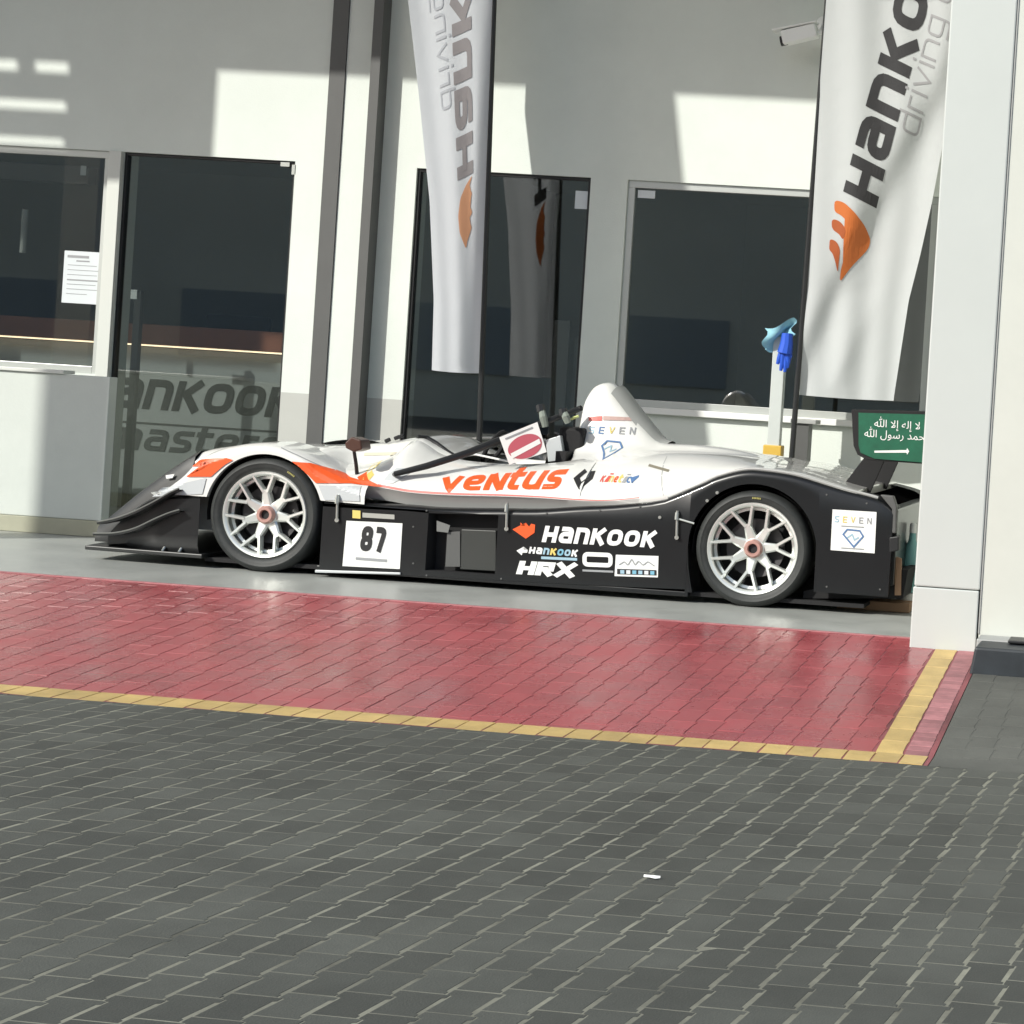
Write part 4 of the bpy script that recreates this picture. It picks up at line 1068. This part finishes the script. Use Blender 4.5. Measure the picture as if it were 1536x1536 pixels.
obj('flag_sword', MB().prism(pxpoly([(1312, 676), (1360, 675), (1361, 672), (1364, 677), (1361, 682), (1360, 679), (1312, 679)], YWG), YWG - .009, YWG - .0065), M['wvinyl'], flg)
# ---- tail
xe = xz(1340, 800)[0]
obj('tail_panel', MB().box(xe - .06, xe + .012, .05, CW - .05, .17, .60), M['cblack'], car, bevel=.01)
obj('tail_fin', MB().prism(pxpoly([(1320, 742), (1340, 744), (1345, 760), (1344, 800), (1338, 800), (1338, 764)], .0), .0, .06), M['dgrey'], car, bevel=.006)
obj('tail_lamp', MB().prism(pxpoly([(1334, 806), (1348, 804), (1348, 826), (1334, 829)], -.01), -.012, .08), M['black'], car, bevel=.006)
obj('diffuser', MB().prism([(xe - .5, .06), (xe + .06, .10), (xe + .08, .26), (xe + .05, .26), (xe - .5, .1)], .12, CW - .12), M['mattblack'], car)
obj('tail_strut', MB().prism(pxpoly([(1343, 835), (1352, 838), (1351, 893), (1342, 893)], .1), .10, .13), M['tan'], car)
obj('under_block', MB().box(XB + .45, xe + .08, .3, .5, .002, .055), M['tan'], car, bevel=.004)
# ---- wheels
def wheel(xc_, y0, sgn, rr):
    """outer face at y0, sgn +1 runs inward to +y"""
    def L(prof): return [(r_, h * sgn) for r_, h in prof]
    c = (xc_, y0, ZH)
    rim = obj('wheel', MB().lathe(L([(.252 * rr, .034), (.250 * rr, .016), (.246 * rr, .012), (.240 * rr, .013), (.230 * rr, .019), (.226 * rr, .024), (.224 * rr, .034)]), c, 'Y', 72), M['rim'], car, True, angle=50)
    obj('rim_barrel', MB().lathe(L([(.225 * rr, .033), (.221 * rr, .07), (.216 * rr, .10), (.214 * rr, .24)]), c, 'Y', 60), M['barrel'], rim, True)
    obj('inner_ring', MB().lathe(L([(.221 * rr, .066), (.206 * rr, .070), (.206 * rr, .078), (.220 * rr, .08)]), c, 'Y', 60), M['rim'], rim, True)
    prof = [(.246 * rr, .036), (.251 * rr, .024), (.258, .014), (.268, .006), (.278, .004), (.290, .001), (.293, -.001), (.297, .001), (.309, .008), (.318, .022), (.3235, .040), (RT, .06), (RT, .26), (.318, .285), (.29, .30), (.25, .29), (.235, .26)]
    ty = obj('tyre', MB().lathe(L(prof), c, 'Y', 96, closed=True), M['tyre'], rim, True, angle=60)
    obj('brake_disc', MB().lathe(L([(0, .115), (.10, .115), (.165, .10), (.165, .118), (.10, .13), (0, .13)]), c, 'Y', 48), M['disc'], rim)
    obj('backing', MB().lathe(L([(0, .17), (.222 * rr, .17), (.222 * rr, .18), (0, .18)]), c, 'Y', 40), M['mattblack'], rim)
    obj('hub', MB().lathe(L([(0, .040), (.044, .042), (.060, .05), (.070, .062), (.070, .10), (0, .10)]), c, 'Y', 40), M['rim'], rim, True)
    nut = obj('wheel_nut', MB().lathe(L([(.026, .045), (.026, .020), (.030, .014), (.043, .014), (.050, .022), (.053, .034), (.053, .05)]), c, 'Y', 24), M['nut'], rim, True)
    obj('nut_bore', MB().lathe(L([(0, .036), (.027, .036), (.027, .040), (0, .040)]), c, 'Y', 16), M['black'], nut)
    def bar(mb, a0, r0, a1, r1, w0, w1, h0, h1):
        p = Vector((r0 * math.cos(a0), 0, r0 * math.sin(a0))); q = Vector((r1 * math.cos(a1), 0, r1 * math.sin(a1)))
        d_ = (q - p).normalized(); n_ = Vector((-d_.z, 0, d_.x))
        secs = []
        for k in range(5):
            t = k / 4; m_ = p.lerp(q, t); w_ = w0 + (w1 - w0) * t; h_ = h0 + (h1 - h0) * t
            sec = [(-w_, .045), (-w_, .008), (-w_ * .62, .0), (w_ * .62, .0), (w_, .008), (w_, .045)]
            secs.append([(xc_ + m_.x + n_.x * s, y0 + sgn * (h_ + e), ZH + m_.z + n_.z * s) for s, e in sec])
        mb.loft(secs)
    for k in range(7):
        a = math.radians(96 if xc_ < 1 else 109) + k * 2 * math.pi / 7; mb = MB()
        bar(mb, a, .050, a, .142, .032, .0175, .050, .034)
        for s in (-1, 1):
            a1 = a + s * math.pi / 14
            bar(mb, a + s * .075, .128, a1 + s * .035, .234 * rr, .0098, .0086, .0345, .015)
        obj('spoke', mb, M['rim'], rim, True, angle=30)
    if sgn > 0:
        tm = MB()
        for t in np.linspace(.95, 1.1, 6):
            aa = t if xc_ < 1 else t + .52
            tm.add([(xc_ + r_ * math.cos(aa + o), y0 - .002, ZH + r_ * math.sin(aa + o)) for r_, o in ((.279, -.011), (.279, .009), (.289, .009), (.289, -.011))], [(0, 1, 2, 3)])
        obj('tyre_mark', tm, mat('tyre_mark_yellow', (.35, .32, .10), .7), rim)
    return rim
wheel(XF, .004, 1, .985); wheel(XB, .004, 1, 1.035)
wheel(XF, CW - .004, -1, .985); wheel(XB, CW - .004, -1, 1.035)

# ---- decals on the near side
bvh = BVHTree.FromPolygons([Vector(v) for v in NEAR.v], NEAR.f)
def dpoly(name, pp, material, par=car, Y=0.0, cuts=4, off=.0035):
    return decal(name, [polydecal(pxpoly(pp, Y), cuts)], ident, material, par, bvh, 0.0, off)
def dtext(name, txt, bl, tr, material, par=car, Y=0.0, t=.24, gap=.14, shear=.0, off=.003):
    T, wd = text2d(txt, t, gap, shear, .1); return decal(name, T, rect_map(xz(*bl, Y), xz(*tr, Y), wd + shear * .9), material, par, bvh, 0.0, off)
dpoly('orange_stripe', [(284, 700), (292, 690), (314, 688), (338, 686), (350, 690), (338, 697), (326, 707), (317, 715), (279, 715), (290, 708), (306, 703), (318, 694), (300, 699)], M['orange'], cuts=10, off=.006)
dpoly('orange_stripe', [(436, 692), (464, 694.5), (494, 705), (518, 716), (545, 723), (570, 731), (556, 730), (524, 725), (474, 724.5), (462, 712), (450, 700)], M['orange'], cuts=12, off=.006)
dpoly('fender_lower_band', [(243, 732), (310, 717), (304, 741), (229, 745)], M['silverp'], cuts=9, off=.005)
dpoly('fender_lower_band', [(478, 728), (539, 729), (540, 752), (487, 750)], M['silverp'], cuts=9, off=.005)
# thin red line along the lower flank
s1 = []
xr0, xr1 = xz(560, 731)[0], xz(960, 748)[0]
V = []; F = []
for i, x in enumerate(np.linspace(xr0, xr1, 70)):
    z = smooth_interp(c_red, x) + .004; th = .010 * (1 - i / 69) + .003; V += [(x, z), (x, z + th)]
    if i: F.append((2 * i - 2, 2 * i, 2 * i + 1, 2 * i - 1))
decal('red_line', [(V, F, 0)], ident, M['redline'], car, bvh, 0, .003)
# large brand word on the flank
T, wd = text2d('veNtus', .27, .10, .0, .1)
decal('lettering', T, quad_map((666, 735.5), (841, 733), (664, 716), (845, 704), wd, .14), M['orange'], car, bvh, .1, .003)
dpoly('brace_shade', [(574, 724), (580, 712), (590, 702), (606, 703), (610, 710), (602, 718), (590, 725)], M['silverp'], cuts=5, Y=.08, off=.004)  # shade at the brace bar's foot, painted on the flank as a grey patch
# flame scribble sticker, hood text line
dpoly('scribble_sticker', [(543, 702), (548, 690), (556, 697), (553, 706), (561, 712), (556, 722), (546, 718)], M['gold'], cuts=2, Y=.1)
dpoly('scribble_sticker', [(533, 716), (541, 708), (551, 720), (566, 727), (556, 728), (540, 722)], M['orange'], cuts=3, Y=.05, off=.004)
dpoly('hood_text', [(546, 679), (600, 678), (600, 682), (546, 683.5)], mat('sand_vinyl', (.55, .52, .40), .6), cuts=3, Y=.44)
# number plate
pn = dpoly('number_plate', [(520, 781), (604, 785), (600, 853.5), (514, 849)], M['wvinyl'], pod, cuts=3)
dtext('lettering', '87', (539.5, 826), (582, 791), M['bvinyl'], pn, t=.25, gap=.16, shear=.1, off=.006)
dpoly('plate_text', [(534, 835.5), (581, 839), (581, 843), (534, 839.5)], M['gvinyl'], pn, cuts=1, off=.006)
dpoly('gold_badge', [(529, 765), (541, 766), (541, 778), (529, 777)], M['gold'], pod, cuts=1)
dpoly('badge_text', [(544, 769), (592, 772), (592, 779), (544, 776)], mat('worn_print', (.36, .36, .33), .6), pod, cuts=1)
# sponsor block
lg = dpoly('wing_logo', [(769, 794), (781, 788), (781, 783.5), (787, 789), (789, 784), (794, 790), (797, 785.5), (803, 787), (802, 799), (789, 808), (779, 801)], M['orange'], pod, cuts=1)
T, wd = text2d('Hankook', .27, .12, .0, .1)
decal('lettering', T, quad_map((812.5, 813), (981, 821.5), (818.5, 788.5), (987, 797.5), wd), M['wvinyl'], pod, bvh, 0, .003)
for i, (c_h, m_) in enumerate(zip('Hankook', ('wvinyl', 'wvinyl', 'lblue', 'gold', 'cyan', 'lblue', 'wvinyl'))):
    T, wd = text2d(c_h, .28, .1, .12, .15); x = 793 + i * 10.6
    decal('lettering', T, quad_map((x, 830 + i * .75), (x + 9, 830.6 + i * .75), (x + 1, 820 + i * .75), (x + 10, 820.6 + i * .75), wd), M[m_], pod, bvh, 0, .003)
dpoly('arrow_print', [(775, 826), (786, 820), (785, 824), (792, 825), (791, 829), (784, 829), (783, 833)], M['wvinyl'], pod, cuts=0, off=.004)
dpoly('small_print', [(812, 834.5), (866, 837), (866, 841), (812, 838.5)], M['lblue'], pod, cuts=0)
T, wd = text2d('HRX', .30, .03, .0, .1)
decal('lettering', T, quad_map((774, 861), (862, 866), (780, 841), (868, 845.5), wd), M['wvinyl'], pod, bvh, 0, .003)
ow = strip(fillet([xz(a, b) for a, b in ((877, 831), (916, 832.5), (916, 848), (877, 846.5))], .02, True), .024, True, .02)
decal('ring_logo', [(ow[0], ow[1], 0)], ident, M['wvinyl'], pod, bvh, 0, .003)
dpoly('ring_text', [(874, 854), (920, 856), (920, 859), (874, 857)], M['gvinyl'], pod, cuts=0)
pl2 = dpoly('sponsor_plate', [(924, 832), (988, 834), (987, 866), (922, 864)], M['wvinyl'], pod, cuts=2)
V, F = strip(fillet([xz(*q) for q in ((929, 847), (937, 842), (942, 848), (948, 838), (953, 848), (958, 841), (965, 848), (972, 842), (982, 849))], .01), .006, False, .01)
decal('scribble_print', [(V, F, 0)], ident, M['gvinyl'], pl2, bvh, 0, .006)
dpoly('print_band', [(926, 853), (985, 855), (985, 863), (926, 861)], M['bvinyl'], pl2, cuts=1, off=.006)
for i in range(6):
    x = 931 + i * 9; dpoly('band_mark', [(x, 854.8 + i * .3), (x + 6, 855 + i * .3), (x + 6, 860.5 + i * .3), (x, 860.3 + i * .3)], M[('lblue', 'paper', 'cyan')[i % 3]], pl2, cuts=0, off=.008)
# plate on the rear flank
pr = dpoly('rear_plate', [(1249, 764), (1315, 768), (1312, 830), (1246, 825)], M['wvinyl'], car, cuts=3)
def seven(bl, w_, h_, par, Y, slope, mats, off):
    for i, ch_ in enumerate('SEVEN'):
        x = bl[0] + i * w_ / 4.6; y = bl[1] + slope * i * w_ / 4.6
        dtext('lettering', ch_, (x, y), (x + w_ / 8, y - h_), M[mats[i]], par, Y, t=.16, off=off)
seven((1252, 783), 56, 9, pr, 0, .06, ('lblue', 'gold', 'gold', 'gvinyl', 'gvinyl'), .006)
def diamond(cx_, cy_, s, par, Y, off):
    P = [(-1, -.25), (-.6, -.75), (.65, -.7), (1, -.15), (.05, .95)]
    P = [xz(cx_ + a * s, cy_ + b * s + a * s * .06, Y) for a, b in P]
    V, F = strip(P, s * .0006, True, .02); decal('gem_logo', [(V, F, 0)], ident, M['blue'], par, bvh, 0, off)
    V, F = strip([xz(cx_ + a * s, cy_ + b * s, Y) for a, b in ((-.6, .02), (-.1, -.3), (.1, .25), (.55, .0))], s * .0005, False, .02); decal('gem_facet', [(V, F, 0)], ident, M['lblue'], par, bvh, 0, off)
diamond(1280, 806, 15, pr, 0, .006)
dpoly('plate_text', [(1262, 788), (1296, 790), (1296, 791.5), (1262, 789.5)], M['gvinyl'], pr, cuts=0, off=.006)
dpoly('plate_text', [(1262, 821), (1296, 823), (1296, 824.5), (1262, 822.5)], M['gvinyl'], pr, cuts=0, off=.006)
# fin and cover stickers
YF = .67
seven((884, 650), 68, 10, eng, YF, .02, ('lblue', 'blue', 'gold', 'gvinyl', 'gvinyl'), .004)
dpoly('fin_text', [(882, 625), (902, 624), (902, 631), (882, 631)], M['redline'], eng, YF, 2, .004)
dpoly('fin_text', [(904, 624), (944, 626), (944, 631), (904, 630)], mat('pale_red_print', (.48, .33, .30), .6), eng, YF, 3, .004)
diamond(919, 673, 15, eng, .62, .004)
V, F = strip([xz(*q, .3) for q in ((893, 706), (894, 716), (884, 727), (875, 716), (883, 705))], .028, False, .01)
decal('lozenge_logo', [(V, F, 0)], ident, M['bvinyl'], eng, bvh, .3, .004)
for i, (c_h, m_) in enumerate(zip('kinetic7', ('redline', 'redline', 'gold', 'orange', 'gold', 'gvinyl', 'blue', 'blue'))):
    T, wd = text2d(c_h, .26, .1, .15, .15); x = 903 + i * 7
    decal('lettering', T, quad_map((x, 722 + i * .2), (x + 5.6, 722.3 + i * .2), (x + .5, 713 + i * .2), (x + 6.1, 713.3 + i * .2), wd, .2), M[m_], eng, bvh, .2, .004)
dpoly('print_tail', [(950, 716), (962, 712), (963, 715), (954, 724)], M['blue'], eng, .2, 1, .004)
# cover joint and fasteners
V, F = strip([xz(1002, 684, .4), xz(1000, 742, .1)], .004, False, .02)
decal('cover_joint', [(V, F, 0)], ident, M['mgrey'], eng, bvh, .2, .003)
V, F = strip([xz(977, 697, .3), xz(1012, 705, .3)], .012, False, .02)
decal('cover_pin', [(V, F, 0)], ident, mat('pin_brass', (.22, .20, .15), .4), eng, bvh, .2, .006)
for (x, y0_, y1_) in ((508, 742, 780), (762, 754, 793), (1017, 766, 806)):
    a, b = xz(x, y0_), xz(x - 1, y1_)
    lt = obj('latch', MB().tube([(a[0], -.012, a[1]), (b[0], -.014, b[1])], .008, 8), M['chrome'], car, True)
    obj('latch_loop', MB().tube([(a[0], -.016, a[1] - .01), (a[0], -.02, a[1] - .05)], .012, 8), M['chrome'], lt, True)
    obj('latch_end', MB().lathe([(0, 0), (.012, 0), (.012, .014), (0, .014)], (b[0], -.02, b[1]), 'Y', 12), M['chrome'], lt)
a, b = xz(1018, 778), xz(1042, 785)
obj('latch_arm', MB().tube([(a[0], -.012, a[1]), (b[0], -.012, b[1])], .006, 8), M['chrome'], car, True)
for q in ((1061, 751), (1076, 739), (990, 776)):
    a = xz(*q); obj('rivet', MB().lathe([(0, 0), (.009, 0), (.009, .006), (0, .006)], (a[0], -.008, a[1]), 'Y', 10), M['chrome'], car)

for pp, yy, th in (([(430, 671), (455, 682), (490, 700), (522, 714)], .1, .004), ([(700, 700), (860, 697)], .3, .002)):
    V, F = strip([xz(*q, yy) for q in pp], th, False, .015)
    decal('panel_seam', [(V, F, 0)], ident, M['gvinyl'], car, bvh, .1, .003)
for q in ((494, 741), (530, 744), (640, 766), (820, 770), (900, 766), (960, 760), (1240, 742), (1300, 755), (1240, 880), (1320, 884), (640, 863), (752, 868), (620, 790), (620, 845)):
    a = xz(*q); obj('rivet', MB().lathe([(0, 0), (.0055, 0), (.0055, .003), (0, .003)], (a[0], -.0035, a[1]), 'Y', 8), M['dgrey'], car)
